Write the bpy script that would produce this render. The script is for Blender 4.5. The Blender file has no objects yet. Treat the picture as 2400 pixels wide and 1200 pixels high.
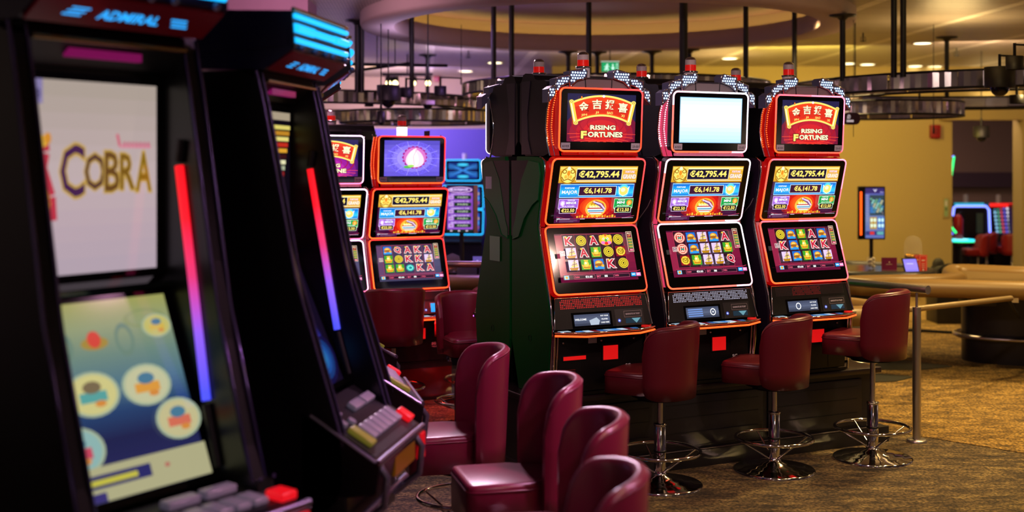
import bpy, bmesh, math, random
from math import sin, cos, pi, radians as R
from mathutils import Matrix, Vector
random.seed(7)
SC = bpy.context.scene
COL = SC.collection

# ------------------------------------------------------------------ camera, world, exposure
FPX = 2880.0          # focal length in pixels of the 2400 px wide frame
EYE = 1.8
HOR = 390.0           # pixel row of the horizon
cd = bpy.data.cameras.new('camera'); cam = bpy.data.objects.new('camera', cd); COL.objects.link(cam)
cam.location = (0, 0, EYE); cam.rotation_euler = (R(90), 0, 0)
cd.sensor_width = 36; cd.lens = FPX / 2400 * 36; cd.shift_y = -(600 - HOR) / 2400
cd.clip_start = .05; cd.clip_end = 100
cd.dof.use_dof = True; cd.dof.focus_distance = 7.2; cd.dof.aperture_fstop = 1.4
SC.camera = cam
SC.view_settings.view_transform = 'Standard'; SC.view_settings.look = 'None'
SC.view_settings.gamma = 1; SC.view_settings.use_curve_mapping = False
SC.view_settings.exposure = 0.0
W = bpy.data.worlds.new('world'); SC.world = W; W.use_nodes = True
_n = W.node_tree.nodes; _l = W.node_tree.links      # the rest of the dim, speckled-lit casino around us
_t = _n.new('ShaderNodeTexCoord'); _z = _n.new('ShaderNodeTexNoise'); _z.inputs['Scale'].default_value = 11; _z.inputs['Detail'].default_value = 3
_c = _n.new('ShaderNodeValToRGB'); _l.new(_t.outputs['Generated'], _z.inputs['Vector']); _l.new(_z.outputs['Fac'], _c.inputs[0]); _l.new(_c.outputs[0], _n['Background'].inputs[0])
_e = _c.color_ramp.elements; _e[0].position = .42; _e[0].color = (.035, .022, .034, 1); _e[1].position = .70; _e[1].color = (5, 3.6, 2.4, 1)
_q = _e.new(.57); _q.color = (.06, .035, .05, 1); _q = _e.new(.62); _q.color = (.6, .36, .32, 1)
W.node_tree.nodes['Background'].inputs[1].default_value = .5

def lamp(kind, loc, energy, color, size=.3, target=None, spot=70, blend=.6, sy=None):
    l = bpy.data.lights.new(kind.lower() + '_light', kind); l.energy = energy; l.color = color
    o = bpy.data.objects.new(l.name, l); COL.objects.link(o); o.location = loc
    if kind == 'AREA':
        l.size = size
        if sy: l.shape = 'RECTANGLE'; l.size_y = sy
    else: l.shadow_soft_size = size
    if kind == 'SPOT': l.spot_size = R(spot); l.spot_blend = blend
    if target is not None:
        o.rotation_euler = (Vector(target) - Vector(loc)).to_track_quat('-Z', 'Y').to_euler()
    return o
WARM = (1, .69, .27); MAG = (1, .25, .62); PUR = (.42, .26, 1)
CEIL = 3.3
# warm house lights over the right side and the tables
for x, y, e in ((3.2, 8.4, 430), (5.0, 10.5, 460), (2.9, 12.2, 260), (6.5, 13.8, 420), (3.4, 14.6, 330), (4.6, 6.9, 380), (2.7, 5.2, 110), (1.6, 3.4, 60)):
    lamp('SPOT', (x, y, CEIL - .06), e, WARM, .12, (x, y, 0), 120, .8)
# violet house lights far left; pinkish spots added to light the tub chairs
for x, y, e, c in (
                   (-3.6, 13.2, 200, PUR), (-1.2, 15.2, 240, PUR), (-.3, 12.2, 180, (.6, .3, 1)), (-2.0, 10.4, 60, MAG)):
    lamp('SPOT', (x, y, CEIL - .06), e, c, .12, (x, y, 0), 110, .8)
lamp('SPOT', (-.5, 8.9, CEIL - .1), 300, (1, .68, .9), .12, (.0, 4.9, .6), 75, .7)
lamp('SPOT', (1.8, 1.2, CEIL - .1), 60, (1, .6, .75), .12, (.2, 4.6, .6), 60, .7)
lamp('SPOT', (2.1, 4.5, CEIL - .06), 330, (1, .44, .74), .12, (.15, 4.5, .7), 58, .8)
lamp('SPOT', (1.3, 6.1, CEIL - .06), 240, (1, .44, .80), .12, (-.15, 5.6, .7), 52, .8)
lamp('SPOT', (1.5, 2.6, CEIL - .06), 60, (1, .6, .6), .12, (1.2, 2.6, 0), 110, .8)
# fill spots added to brighten the bank of machines and the rear left stools
lamp('SPOT', (.2, 4.0, CEIL - .1), 120, (1, .55, .62), .1, (.9, 7.3, 1.0), 60, .7)
lamp('SPOT', (3.4, 5.0, CEIL - .1), 140, (1, .62, .50), .1, (1.7, 7.6, .9), 60, .7)
lamp('SPOT', (-.6, 4.6, CEIL - .1), 45, (.55, 1, .62), .1, (.1, 7.4, 1.2), 22, .7)
lamp('SPOT', (.6, 4.2, CEIL - .1), 120, (1, .78, .72), .1, (1.1, 7.2, 2.25), 50, .8)
lamp('SPOT', (-.7, 7.2, CEIL - .1), 110, (1, .2, .62), .08, (-.32, 8.5, .6), 36, .7)
lamp('SPOT', (-1.2, 6.9, CEIL - .1), 90, (1, .32, .26), .08, (-.9, 9.1, .7), 40, .7)
# fill lamps added above ring height, aimed up to wash the ceiling
UP = lambda x, y, e, c: lamp('AREA', (x, y, 2.75), e, c, .5, (x, y, 5))
for x, y, e, c in ((4.5, 12.5, 16, WARM), (6.6, 9.8, 16, WARM), (2.8, 16.4, 10, WARM), (7.5, 14.5, 14, WARM), (3.4, 9.2, 12, WARM), (-3.0, 13.5, 16, (.75, .5, 1)), (-1.9, 9.8, 14, (1, .72, .80)),
                   (-.6, 15.5, 14, (.85, .6, .9)), (-2.6, 17.5, 10, (1, .75, .7)), (1.0, 15.8, 12, (1, .7, .6)), (-.8, 12.2, 10, (.7, .55, 1)), (2.5, 1.5, 10, WARM), (-2, .5, 8, (1, .75, .8)), (5, -2.5, 16, WARM), (-1, -4, 16, (1, .8, .6)), (2.5, -5, 14, (1, .85, .7))):
    UP(x, y, e, c)

# ------------------------------------------------------------------ materials
def lin(h):
    if not isinstance(h, str): return tuple(h[:3])
    h = h.lstrip('#'); v = [int(h[i:i + 2], 16) / 255 for i in (0, 2, 4)]
    return tuple(c / 12.92 if c <= .04045 else ((c + .055) / 1.055) ** 2.4 for c in v)
_M = {}
def mat(name, color, rough=.5, metal=0, emis=0, ecol=None, coat=0, trans=0, alpha=1, bump=None):
    key = (name, str(color), rough, metal, emis, str(ecol))
    if key in _M: return _M[key]
    m = bpy.data.materials.new(name); m.use_nodes = True; b = m.node_tree.nodes['Principled BSDF']; I = b.inputs
    I['Base Color'].default_value = (*lin(color), 1); I['Roughness'].default_value = rough; I['Metallic'].default_value = metal
    I['Coat Weight'].default_value = coat; I['Transmission Weight'].default_value = trans; I['Alpha'].default_value = alpha
    if emis:
        I['Emission Color'].default_value = (*lin(ecol if ecol is not None else color), 1); I['Emission Strength'].default_value = emis
    if bump:
        n = m.node_tree.nodes.new('ShaderNodeTexNoise'); n.inputs['Scale'].default_value = bump[0]; n.inputs['Detail'].default_value = 4
        t = m.node_tree.nodes.new('ShaderNodeTexCoord'); m.node_tree.links.new(t.outputs['Object'], n.inputs['Vector'])
        u = m.node_tree.nodes.new('ShaderNodeBump'); u.inputs['Strength'].default_value = bump[1]; u.inputs['Distance'].default_value = bump[2]
        m.node_tree.links.new(n.outputs['Fac'], u.inputs['Height']); m.node_tree.links.new(u.outputs['Normal'], I['Normal'])
    _M[key] = m; return m
EMS = [1.3]
def em(c, s=None):
    s = EMS[0] if s is None else s
    return mat('lit', '#060606', .12, 0, s, c)       # a lit area of a screen behind glossy glass
def led(c, s=5.0): return mat('led', '#202020', .4, 0, s, c)
BLACK = mat('black_plastic', '#070608', .42, bump=(90, .08, .002))
GLOSS = mat('black_gloss', '#050506', .08)
DARK = mat('dark_metal', '#141318', .45, .3)
PURP = mat('dark_violet_panel', '#1c1022', .38)
GREEN = mat('dark_green_panel', '#02461a', .42, bump=(120, .06, .002))
GREEN.node_tree.nodes['Principled BSDF'].inputs['Specular IOR Level'].default_value = .12; BLACK.node_tree.nodes['Principled BSDF'].inputs['Specular IOR Level'].default_value = .3
CHROME = mat('chrome', '#d8d4d0', .08, 1)
STEEL = mat('brushed_steel', '#c4beb8', .34, 1)
SILVER = mat('silver_plastic', '#8f868c', .3, .4)
WHITE = mat('white_label', '#c9c3cf', .5)
LABEL = mat('grey_label', '#b4acbc', .5)
INK = mat('ink', '#15131a', .6)
REDP = mat('red_guide', '#5a0606', .25, 0, .42, '#d80808')
LEATHER = mat('red_leather', '#5c0e1e', .34, bump=(160, .12, .002))
LEATHERF = mat('burgundy_leather', '#741638', .30, bump=(160, .12, .002))
ROD = mat('black_pole', '#0c0b0c', .5)

# ------------------------------------------------------------------ mesh builder
class MB:
    def __init__(s): s.V = []; s.F = []; s.mats = []; s.m = Matrix.Identity(4)
    def mi(s, m):
        if m not in s.mats: s.mats.append(m)
        return s.mats.index(m)
    def add(s, vs, fs, m, smooth=False):
        b = len(s.V); k = s.mi(m)
        s.V += [s.m @ Vector(v) for v in vs]
        s.F += [([b + i for i in f], k, smooth) for f in fs]
        return s
    def box(s, x0, x1, y0, y1, z0, z1, m, bev=0):
        if bev:
            bm = bmesh.new(); bmesh.ops.create_cube(bm, size=1)
            bmesh.ops.scale(bm, vec=(x1 - x0, y1 - y0, z1 - z0), verts=bm.verts)
            bmesh.ops.translate(bm, vec=((x0 + x1) / 2, (y0 + y1) / 2, (z0 + z1) / 2), verts=bm.verts)
            bmesh.ops.bevel(bm, geom=bm.edges[:], offset=bev, segments=3, profile=.5, affect='EDGES')
            return s.bm(bm, m, True)
        v = [(x, y, z) for z in (z0, z1) for y in (y0, y1) for x in (x0, x1)]
        return s.add(v, [(0, 2, 3, 1), (4, 5, 7, 6), (0, 1, 5, 4), (2, 6, 7, 3), (0, 4, 6, 2), (1, 3, 7, 5)], m)
    def bm(s, bm, m, smooth=False):
        bm.verts.index_update(); s.add([v.co[:] for v in bm.verts], [[v.index for v in f.verts] for f in bm.faces], m, smooth); bm.free(); return s
    def prism(s, poly, axis, a, b, m, smooth=False):
        # polygon in the other two axes (x: (y,z), y: (x,z), z: (x,y)), extruded from a to b
        f = {'x': lambda p, t: (t, p[0], p[1]), 'y': lambda p, t: (p[0], t, p[1]), 'z': lambda p, t: (p[0], p[1], t)}[axis]
        n = len(poly); v = [f(p, a) for p in poly] + [f(p, b) for p in poly]
        s.add(v, [list(range(n)), list(range(2 * n - 1, n - 1, -1))], m)
        s.add(v, [(i, i + n, (i + 1) % n + n, (i + 1) % n) for i in range(n)], m, smooth); return s
    def tube(s, pts, r, m, n=8, closed=False):
        P = [Vector(p) for p in pts]; N = len(P); rings = []
        up = None
        for i, p in enumerate(P):
            if closed: d = P[(i + 1) % N] - P[i - 1]
            else: d = P[min(i + 1, N - 1)] - P[max(i - 1, 0)]
            if d.length < 1e-9: d = Vector((0, 0, 1))
            d.normalize()
            if up is None: up = d.orthogonal().normalized()
            up = (up - d * up.dot(d))
            up = up.normalized() if up.length > 1e-6 else d.orthogonal().normalized()
            q = d.cross(up); rr = r[i] if isinstance(r, (list, tuple)) else r
            rings.append([p + (up * cos(2 * pi * k / n) + q * sin(2 * pi * k / n)) * rr for k in range(n)])
        v = [x for g in rings for x in g]; f = []
        for i in range(N if closed else N - 1):
            j = (i + 1) % N
            f += [(i * n + k, i * n + (k + 1) % n, j * n + (k + 1) % n, j * n + k) for k in range(n)]
        s.add(v, f, m, True)
        if not closed: s.add(v, [list(range(n))[::-1], [(N - 1) * n + k for k in range(n)]], m)
        return s
    def lathe(s, prof, m, c=(0, 0, 0), n=32, smooth=True, a0=0, a1=2 * pi, close=False):
        full = abs(a1 - a0 - 2 * pi) < 1e-6; cnt = n if full else n + 1
        v = [(c[0] + r * cos(a0 + (a1 - a0) * k / n), c[1] + r * sin(a0 + (a1 - a0) * k / n), c[2] + z) for r, z in prof for k in range(cnt)]
        f = []; L = len(prof)
        for i in range(L if close else L - 1):
            j = (i + 1) % L
            for k in range(n):
                k2 = (k + 1) % cnt; f.append((i * cnt + k, i * cnt + k2, j * cnt + k2, j * cnt + k))
        return s.add(v, f, m, smooth)
    def cyl(s, c, r, h, m, n=20, r2=None):
        r2 = r if r2 is None else r2
        s.lathe([(r, 0), (r2, h)], m, c, n)
        for q, z in ((r, 0), (r2, h)):
            s.add([(c[0] + q * cos(2 * pi * k / n), c[1] + q * sin(2 * pi * k / n), c[2] + z) for k in range(n)], [list(range(n))], m)
        return s
    def sphere(s, c, r, m, n=16, k=10, a0=-pi / 2, a1=pi / 2, sz=1):
        return s.lathe([(max(r * cos(a0 + (a1 - a0) * i / k), 1e-4), r * sz * sin(a0 + (a1 - a0) * i / k)) for i in range(k + 1)], m, c, n)
    def build(s, name, parent=None, loc=(0, 0, 0), rz=0):
        me = bpy.data.meshes.new(name); me.from_pydata([tuple(v) for v in s.V], [], [f for f, _, _ in s.F])
        for m in s.mats: me.materials.append(m)
        for p, (_, k, sm) in zip(me.polygons, s.F): p.material_index = k; p.use_smooth = sm
        me.validate(); me.update()
        o = bpy.data.objects.new(name, me); COL.objects.link(o); o.parent = parent
        o.location = loc; o.rotation_euler = (0, 0, rz); return o

def tag(o, label=None, cat=None, group=None, kind=None):
    if label: o['label'] = label
    if cat: o['category'] = cat
    if group: o['group'] = group
    if kind: o['kind'] = kind
    return o
def thing(name, label, cat, loc=(0, 0, 0), rz=0, group=None):
    o = bpy.data.objects.new(name, None); COL.objects.link(o); o.empty_display_size = .1
    o.location = loc; o.rotation_euler = (0, 0, rz); return tag(o, label, cat, group)
def kids(o): return [c for c in bpy.data.objects if c.parent == o]
def dup(root, loc, rz, label):
    tree = {}
    for c in bpy.data.objects:
        if c.parent: tree.setdefault(c.parent.name, []).append(c)
    def cp(o, p):
        c = o.copy(); COL.objects.link(c); c.parent = p
        for ch in tree.get(o.name, []): cp(ch, c)
        return c
    r = cp(root, None); r.location = loc; r.rotation_euler = (0, 0, rz); r['label'] = label
    return r
def at(px, py, Y): return Vector(((px - 1200) / FPX * Y, Y, EYE - (py - HOR) / FPX * Y))
def atz(px, py, z):
    Y = (EYE - z) * FPX / (py - HOR); return at(px, py, Y)

# ------------------------------------------------------------------ flat pictures (screens, signs)
_T = {}
def glyphs(txt, off=0.0):
    k = (txt, off)
    if k not in _T:
        c = bpy.data.curves.new('t', 'FONT'); c.body = txt; c.resolution_u = 2; c.offset = off; c.size = 1
        o = bpy.data.objects.new('t', c); COL.objects.link(o)
        e = o.evaluated_get(bpy.context.evaluated_depsgraph_get()); me = e.to_mesh()
        v = [tuple(q.co) for q in me.vertices]; f = [list(p.vertices) for p in me.polygons]
        e.to_mesh_clear(); bpy.data.objects.remove(o); bpy.data.curves.remove(c)
        _T[k] = (v, f)
    return _T[k]
class Canvas:
    """draws in u (left-right), v (top-down), both 0..1, on a w x h rectangle of the mesh builder"""
    def __init__(s, mb, origin, ux, uy, w, h, step=.0003):
        s.mb = mb; s.w = w; s.h = h; s.k = 1; s.step = step
        ux = Vector(ux).normalized(); uy = Vector(uy).normalized(); n = ux.cross(uy)
        s.M = Matrix.Translation(Vector(origin)) @ Matrix((ux, uy, n)).transposed().to_4x4()
    def put(s, pts, faces, m, inc=True):
        old = s.mb.m; s.mb.m = old @ s.M; z = s.k * s.step
        s.mb.add([((u - .5) * s.w, (.5 - v) * s.h, z) for u, v in pts], faces, m); s.mb.m = old
        if inc: s.k += 1
    def poly(s, pts, m, inc=True): s.put(pts, [list(range(len(pts)))[::-1]], m, inc)
    def rect(s, u0, v0, u1, v1, m): s.poly([(u0, v0), (u1, v0), (u1, v1), (u0, v1)], m)
    def frame(s, u0, v0, u1, v1, t, m):
        tv = t * s.w / s.h
        s.put([(u0, v0), (u1, v0), (u1, v1), (u0, v1), (u0 + t, v0 + tv), (u1 - t, v0 + tv), (u1 - t, v1 - tv), (u0 + t, v1 - tv)],
              [(0, 4, 5, 1), (1, 5, 6, 2), (2, 6, 7, 3), (3, 7, 4, 0)], m)
    def ell(s, u, v, ru, rv, m, n=20, a0=0, a1=2 * pi, rot=0):
        P = []
        for i in range(n):
            a = a0 + (a1 - a0) * i / (n if a1 - a0 > 6.2 else n - 1); x = ru * cos(a); y = -rv * sin(a)
            P.append((u + x * cos(rot) - y * sin(rot), v + x * sin(rot) + y * cos(rot)))
        s.poly(P, m)
    def ring(s, u, v, ru, rv, t, m, n=24, a0=0, a1=2 * pi):
        q = 1 - t; A = [a0 + (a1 - a0) * i / n for i in range(n + 1)]
        s.put([(u + ru * cos(a), v - rv * sin(a)) for a in A] + [(u + ru * q * cos(a), v - rv * q * sin(a)) for a in A],
              [(i, i + 1, i + n + 2, i + n + 1) for i in range(n)], m)
    def line(s, pts, t, m):
        asp = s.h / s.w
        for (a, b), (c, d) in zip(pts, pts[1:]):
            dx, dy = c - a, (d - b) * asp; L = math.hypot(dx, dy) or 1; nx, ny = -dy / L * t / 2, dx / L * t / 2 / asp
            s.put([(a + nx, b + ny), (c + nx, d + ny), (c - nx, d - ny), (a - nx, b - ny)], [(0, 1, 2, 3)], m, False)
        s.k += 1
    def text(s, txt, u, v, h, m, w=None, off=.02, out=None, oo=.07, rot=0, align='c'):
        """centre (u,v), cap height h in v units; w = full width in u units"""
        V, F = glyphs(txt, off)
        if not V: return
        xs = [p[0] for p in V]; ys = [p[1] for p in V]; x0, x1, y0, y1 = min(xs), max(xs), min(ys), max(ys)
        sy = h / (y1 - y0); sx = w / (x1 - x0) if w else sy * s.h / s.w
        def tr(P):
            r = []
            for p in P:
                a = (p[0] - (x0 + x1) / 2) * sx * s.w; b = (p[1] - (y0 + y1) / 2) * sy * s.h
                a, b = a * cos(rot) - b * sin(rot), a * sin(rot) + b * cos(rot)
                r.append((u + a / s.w, v - b / s.h))
            return r
        if out:
            V2, F2 = glyphs(txt, oo); s.put(tr([p for p in V2]), F2, out)
        s.put(tr(V), F, m)
    def grad(s, u0, v0, u1, v1, stops, n=10):
        """vertical colour run made of bands"""
        S = [lin(c) for c in stops]
        for i in range(n):
            t = (i + .5) / n * (len(S) - 1); k = min(int(t), len(S) - 2); f = t - k
            c = tuple(S[k][j] * (1 - f) + S[k + 1][j] * f for j in range(3))
            c = tuple(round(x, 3) for x in c)
            s.put([(u0, v0 + (v1 - v0) * i / n), (u1, v0 + (v1 - v0) * i / n), (u1, v0 + (v1 - v0) * (i + 1) / n), (u0, v0 + (v1 - v0) * (i + 1) / n)],
                  [(3, 2, 1, 0)], em(c), False)
        s.k += 1
    def radial(s, u, v, ru, rv, stops, n=7, seg=24, clip=None):
        S = [lin(c) for c in stops]
        for i in range(n):
            t = i / (n - 1) * (len(S) - 1); k = min(int(t), len(S) - 2); f = t - k
            c = tuple(round(S[k][j] * (1 - f) + S[k + 1][j] * f, 3) for j in range(3)); q = 1 - i / n
            P = [(u + ru * q * cos(a), v + rv * q * sin(a)) for a in [2 * pi * j / seg for j in range(seg)]]
            if clip: P = [(min(max(x, clip[0]), clip[2]), min(max(y, clip[1]), clip[3])) for x, y in P]
            s.poly(P[::-1], em(c))
# ------------------------------------------------------------------ what the screens show
GOLD, GOLD2, CREAM, WHT, BLK = em('#e9b93a'), em('#f6dd6c'), em('#fff3c4'), em('#ffffff'), em('#120a14')
NAVY, BLU, CYN, REDE, DRED, PURE, LILA, GRN = em('#1d1740'), em('#1478d8'), em('#3fc4f0'), em('#e02a1c'), em('#6a0c26'), em('#8c4fc4'), em('#c79be8'), em('#17a04c')
ORNG, PINK, BRN = em('#f07818'), em('#f08cb8'), em('#8a5410')
def scr_title(c, bg='#232044', swirl=('#6e1434', '#c01c2c', '#e8301e'), words=('RISING', 'FORTUNES')):
    c.rect(0, 0, 1, 1, em(bg))
    c.radial(.5, .82, .56, .56, swirl, 6, 28, (0, 0, 1, 1))
    for r in (.44, .33, .22): c.ring(.5, .62, r, r * .75, .05, em('#a01626'), 28)
    for k in range(12):
        a = pi + pi * (k + .5) / 12
        c.line([(.5 + .2 * cos(a), .8 - .2 * sin(a)), (min(max(.5 + .5 * cos(a), 0), 1), min(.8 - .3 * sin(a), 1))], .006, em('#f04a34'))
    T = lambda t: (.06 + .88 * t, .19 - .15 * (1 - (2 * t - 1) ** 2)); B = lambda t: (.11 + .78 * t, .585 - .14 * (1 - (2 * t - 1) ** 2))
    n = 16; ts = [i / n for i in range(n + 1)]
    c.put([T(t) for t in ts] + [B(t) for t in ts], [(i, i + n + 1, i + n + 2, i + 1) for i in range(n)], em('#e4401c'))
    c.put([(T(t)[0], T(t)[1] + .12) for t in ts] + [(B(t)[0], B(t)[1] - .05) for t in ts], [(i, i + n + 1, i + n + 2, i + 1) for i in range(n)], em('#d02c1a'))
    c.line([T(t) for t in ts], .024, GOLD2); c.line([B(t) for t in ts], .024, GOLD2)
    for q in (-1, 1):
        a = (.5 - q * .455, .17); b = (.5 - q * .39, .61)
        c.line([a, b], .062, em('#f0c84a')); c.line([(a[0] - .01, a[1]), (b[0] - .01, b[1])], .02, CREAM)
        for p in (a, b): c.ell(p[0], p[1], .034, .042, GOLD2, 14); c.ring(p[0], p[1], .02, .024, .3, BRN, 12)
    for ch, u, v, r in (('金', .22, .27, .08), ('吉', .41, .215, .02), ('报', .60, .215, -.02), ('喜', .79, .275, -.08)):
        c.text(ch, u + .006, v + .008, .2, em('#7a1a10'), .145, .035, rot=r); c.text(ch, u, v, .2, CREAM, .14, .025, rot=r)
    for ch, u, v, r in (('JIN', .225, .445, .1), ('JI', .41, .39, .03), ('BAO', .60, .39, -.03), ('XI', .79, .445, -.1)):
        c.text(ch, u, v, .055, GOLD2, .085 if len(ch) > 2 else .05, .02, rot=r)
    a, b = words
    c.text(a, .5, .70, .10, CREAM, .37, .04, em('#5a0c14'), .10)
    c.text(b[0], .225, .855, .16, GOLD2, .085, .05, em('#5a0c14'), .12)
    c.text(b[1:], .535, .845, .115, CREAM, .51, .04, em('#5a0c14'), .10)
    c.ell(.5, .045, .02, .03, WHT, 8); c.ell(.18, .08, .012, .03, ORNG, 8)
def scr_white(c):
    c.grad(0, 0, 1, 1, ('#c4ecf6', '#f2ffff', '#effeff', '#cdeefa', '#b4dcf0'), 12)
    c.frame(0, 0, 1, 1, .008, em('#7fb4d8'))
def scr_peach(c):
    c.grad(0, 0, 1, 1, ('#4a40b0', '#7a6ae4', '#5a4cc4'), 8)
    c.radial(.5, .5, .46, .48, ('#6a5ae0', '#9a8cf8', '#b49cf6'), 5, 28)
    for k in range(30): a = 2 * pi * k / 30; c.ring(.5 + .38 * cos(a), .5 + .42 * sin(a), .035, .045, .2, em('#5848b8'), 8)
    for k in range(14): a = 2 * pi * k / 14; c.line([(.5 + .3 * cos(a), .5 + .3 * sin(a)), (.5 + .49 * cos(a), .5 + .49 * sin(a))], .004, em('#c0b4ff'))
    for k in range(18): a = 2 * pi * k / 18; c.ell(.53 + .20 * cos(a), .47 + .28 * sin(a), .035, .045, em('#a02a8c'), 8)
    c.ell(.53, .47, .2, .28, em('#d070c0'), 24)
    P = [(.53 + .16 * sin(a) * (1 - .25 * cos(a)), .50 - .25 * cos(a)) for a in [2 * pi * k / 24 for k in range(24)]]
    P[0] = (.55, .2)
    c.poly(P, em('#ffd4e4')); c.poly([(.5 + (x - .53) * .6, y * .9 + .05) for x, y in P], em('#fff4f0'))
    c.line([(.56, .24), (.50, .45), (.52, .7)], .01, PINK)
    c.ell(.40, .74, .075, .04, em('#58b04a'), 12); c.ell(.46, .71, .06, .035, em('#9ad858'), 12)
def scr_jackpots(c):
    c.rect(0, 0, 1, 1, em('#3c0a34')); c.radial(.5, .78, .33, .34, ('#7c0c22', '#c41414', '#ee4a14', '#ffa838'), 7, 24, (0, .6, 1, 1))
    # gold band
    c.rect(0, 0, 1, .32, em('#c08a1e')); c.grad(.005, .015, .995, .30, ('#f6d86a', '#d8a02c', '#f0c850', '#c88c1c'), 8)
    c.line([(.22, .045), (.99, .045)], .008, CREAM); c.line([(.22, .285), (.99, .285)], .008, CREAM)
    c.frame(.21, .055, .80, .265, .006, CREAM); c.rect(.216, .06, .794, .26, em('#140f2c'))
    c.text('€42,795.44', .505, .16, .155, GOLD2, .52, .035)
    c.ell(.11, .18, .10, .165, em('#a87414'), 22); c.ell(.11, .175, .085, .14, GOLD2, 22)
    for q in (-1, 1): c.ring(.11 + q * .05, .10, .028, .04, .35, BRN, 12); c.line([(.11, .24), (.11 + q * .05, .27), (.11 + q * .08, .2)], .010, BRN); c.ell(.11 + q * .03, .2, .02, .035, em('#e8b040'), 10)
    c.ell(.11, .04, .022, .035, CREAM, 10); c.ell(.11, .13, .022, .05, em('#f09028'), 10); c.line([(.11, .08), (.11, .25)], .008, em('#d87c1c'))
    c.text('FORTUNE', .895, .105, .04, em('#fff0f0'), .12, .03, em('#c0407c'), .09)
    c.text('GRAND', .895, .195, .085, em('#fff8d0'), .17, .03, em('#b06a9c'), .09)
    # blue band
    c.rect(.025, .335, .975, .595, em('#9ad4f4')); c.grad(.03, .35, .97, .58, ('#0f58c8', '#1a9ae8', '#38c4f0', '#1060cc'), 8)
    c.text('FORTUNE', .145, .41, .03, WHT, .12, .02); c.text('MAJOR', .15, .495, .085, em('#e4f8ff'), .20, .03, em('#1a70c8'), .09)
    c.frame(.26, .375, .745, .56, .006, em('#cfeeff')); c.rect(.267, .385, .738, .55, em('#3a1230'))
    c.text('€6,141.78', .505, .468, .125, GOLD2, .36, .035)
    c.ell(.84, .47, .075, .125, em('#4fd0f4'), 20); c.poly([(.765, .375), (.80, .43), (.88, .43), (.915, .375), (.895, .53), (.84, .58), (.785, .53)], em('#e8e0f0'))
    c.ell(.84, .47, .055, .085, em('#f6d868'), 18); c.ell(.83, .45, .03, .04, CREAM, 12)
    # minor and mini
    for u, wd, col, c2, price, fr in ((.15, 'MINOR', '#9a60d0', '#c89cf0', '€22.50', '#e4c8f4'), (.855, 'MINI', '#189c48', '#48c870', '€12.50', '#c8f0c8')):
        c.poly([(u - .125, .615), (u + .125, .615), (u + .125, .80), (u + .105, .83), (u - .105, .83), (u - .125, .80)], em(fr))
        c.poly([(u - .12, .625), (u + .12, .625), (u + .12, .79), (u + .1, .82), (u - .1, .82), (u - .12, .79)], em(col))
        q = -1 if wd == 'MINOR' else 1
        c.ell(u + q * .075, .695, .036, .055, em(c2 if q < 0 else '#f08828'), 14); c.ell(u + q * .075, .70, .02, .038, em('#f8e4ff' if q < 0 else '#ffc458'), 10)
        c.text(wd, u - q * .035, .69, .05, WHT, .13 if q < 0 else .1, .03, em('#5a2a90') if q < 0 else em('#0a5c2c'), .08)
        c.text('FORTUNE', u - q * .03, .642, .02, WHT, .09, .02); c.text('MULTIPLIER', u, .752, .018, WHT, .16, .02)
        c.rect(u - .108, .775, u + .108, .89, em(fr)); c.rect(u - .102, .782, u + .102, .882, em('#1a0c18'))
        c.text(price, u, .832, .072, GOLD2, .165, .03)
    # bowl
    c.ell(.5, .80, .135, .17, em('#ffb848'), 24); c.ell(.5, .76, .115, .12, em('#e0b030'), 22)
    for k in range(14): c.ell(.42 + .012 * k, .745 + .035 * sin(k * 2.1), .018, .026, (GOLD2, CREAM, em('#c89018'))[k % 3], 8)
    c.poly([(.385, .79), (.615, .79), (.60, .86), (.56, .91), (.44, .91), (.40, .86)], em('#d8e8e4')); c.line([(.385, .79), (.615, .79)], .012, em('#c02828')); c.line([(.40, .84), (.60, .84)], .014, em('#4a8cb8'))
    c.line([(.41, .875), (.59, .875)], .008, em('#c02828')); c.rect(.44, .905, .56, .925, GOLD)
    c.poly([(.43, .67), (.48, .64), (.58, .70), (.62, .80), (.60, .83), (.52, .74)], em('#a83048')); c.line([(.45, .66), (.55, .71), (.61, .81)], .018, em('#d8c8e0')); c.line([(.47, .685), (.55, .75), (.59, .82)], .008, em('#405a9c'))
    for k in range(16): c.rect(.255 + .032 * k, .935 - .012 * (k % 3), .278 + .032 * k, .965, (GOLD, ORNG)[k % 2])
    c.line([(0, .94), (.12, .975), (.88, .975), (1, .94)], .006, em('#a8385c')); c.rect(.03, .975, .17, .985, em('#d0c0d8')); c.rect(.3, .98, .36, .99, em('#e0d0e0')); c.rect(.5, .98, .62, .99, em('#e0d0e0')); c.rect(.84, .975, .99, .983, em('#c8b8d0'))
    c.text('L&W', .022, .975, .028, WHT, .04)
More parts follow.
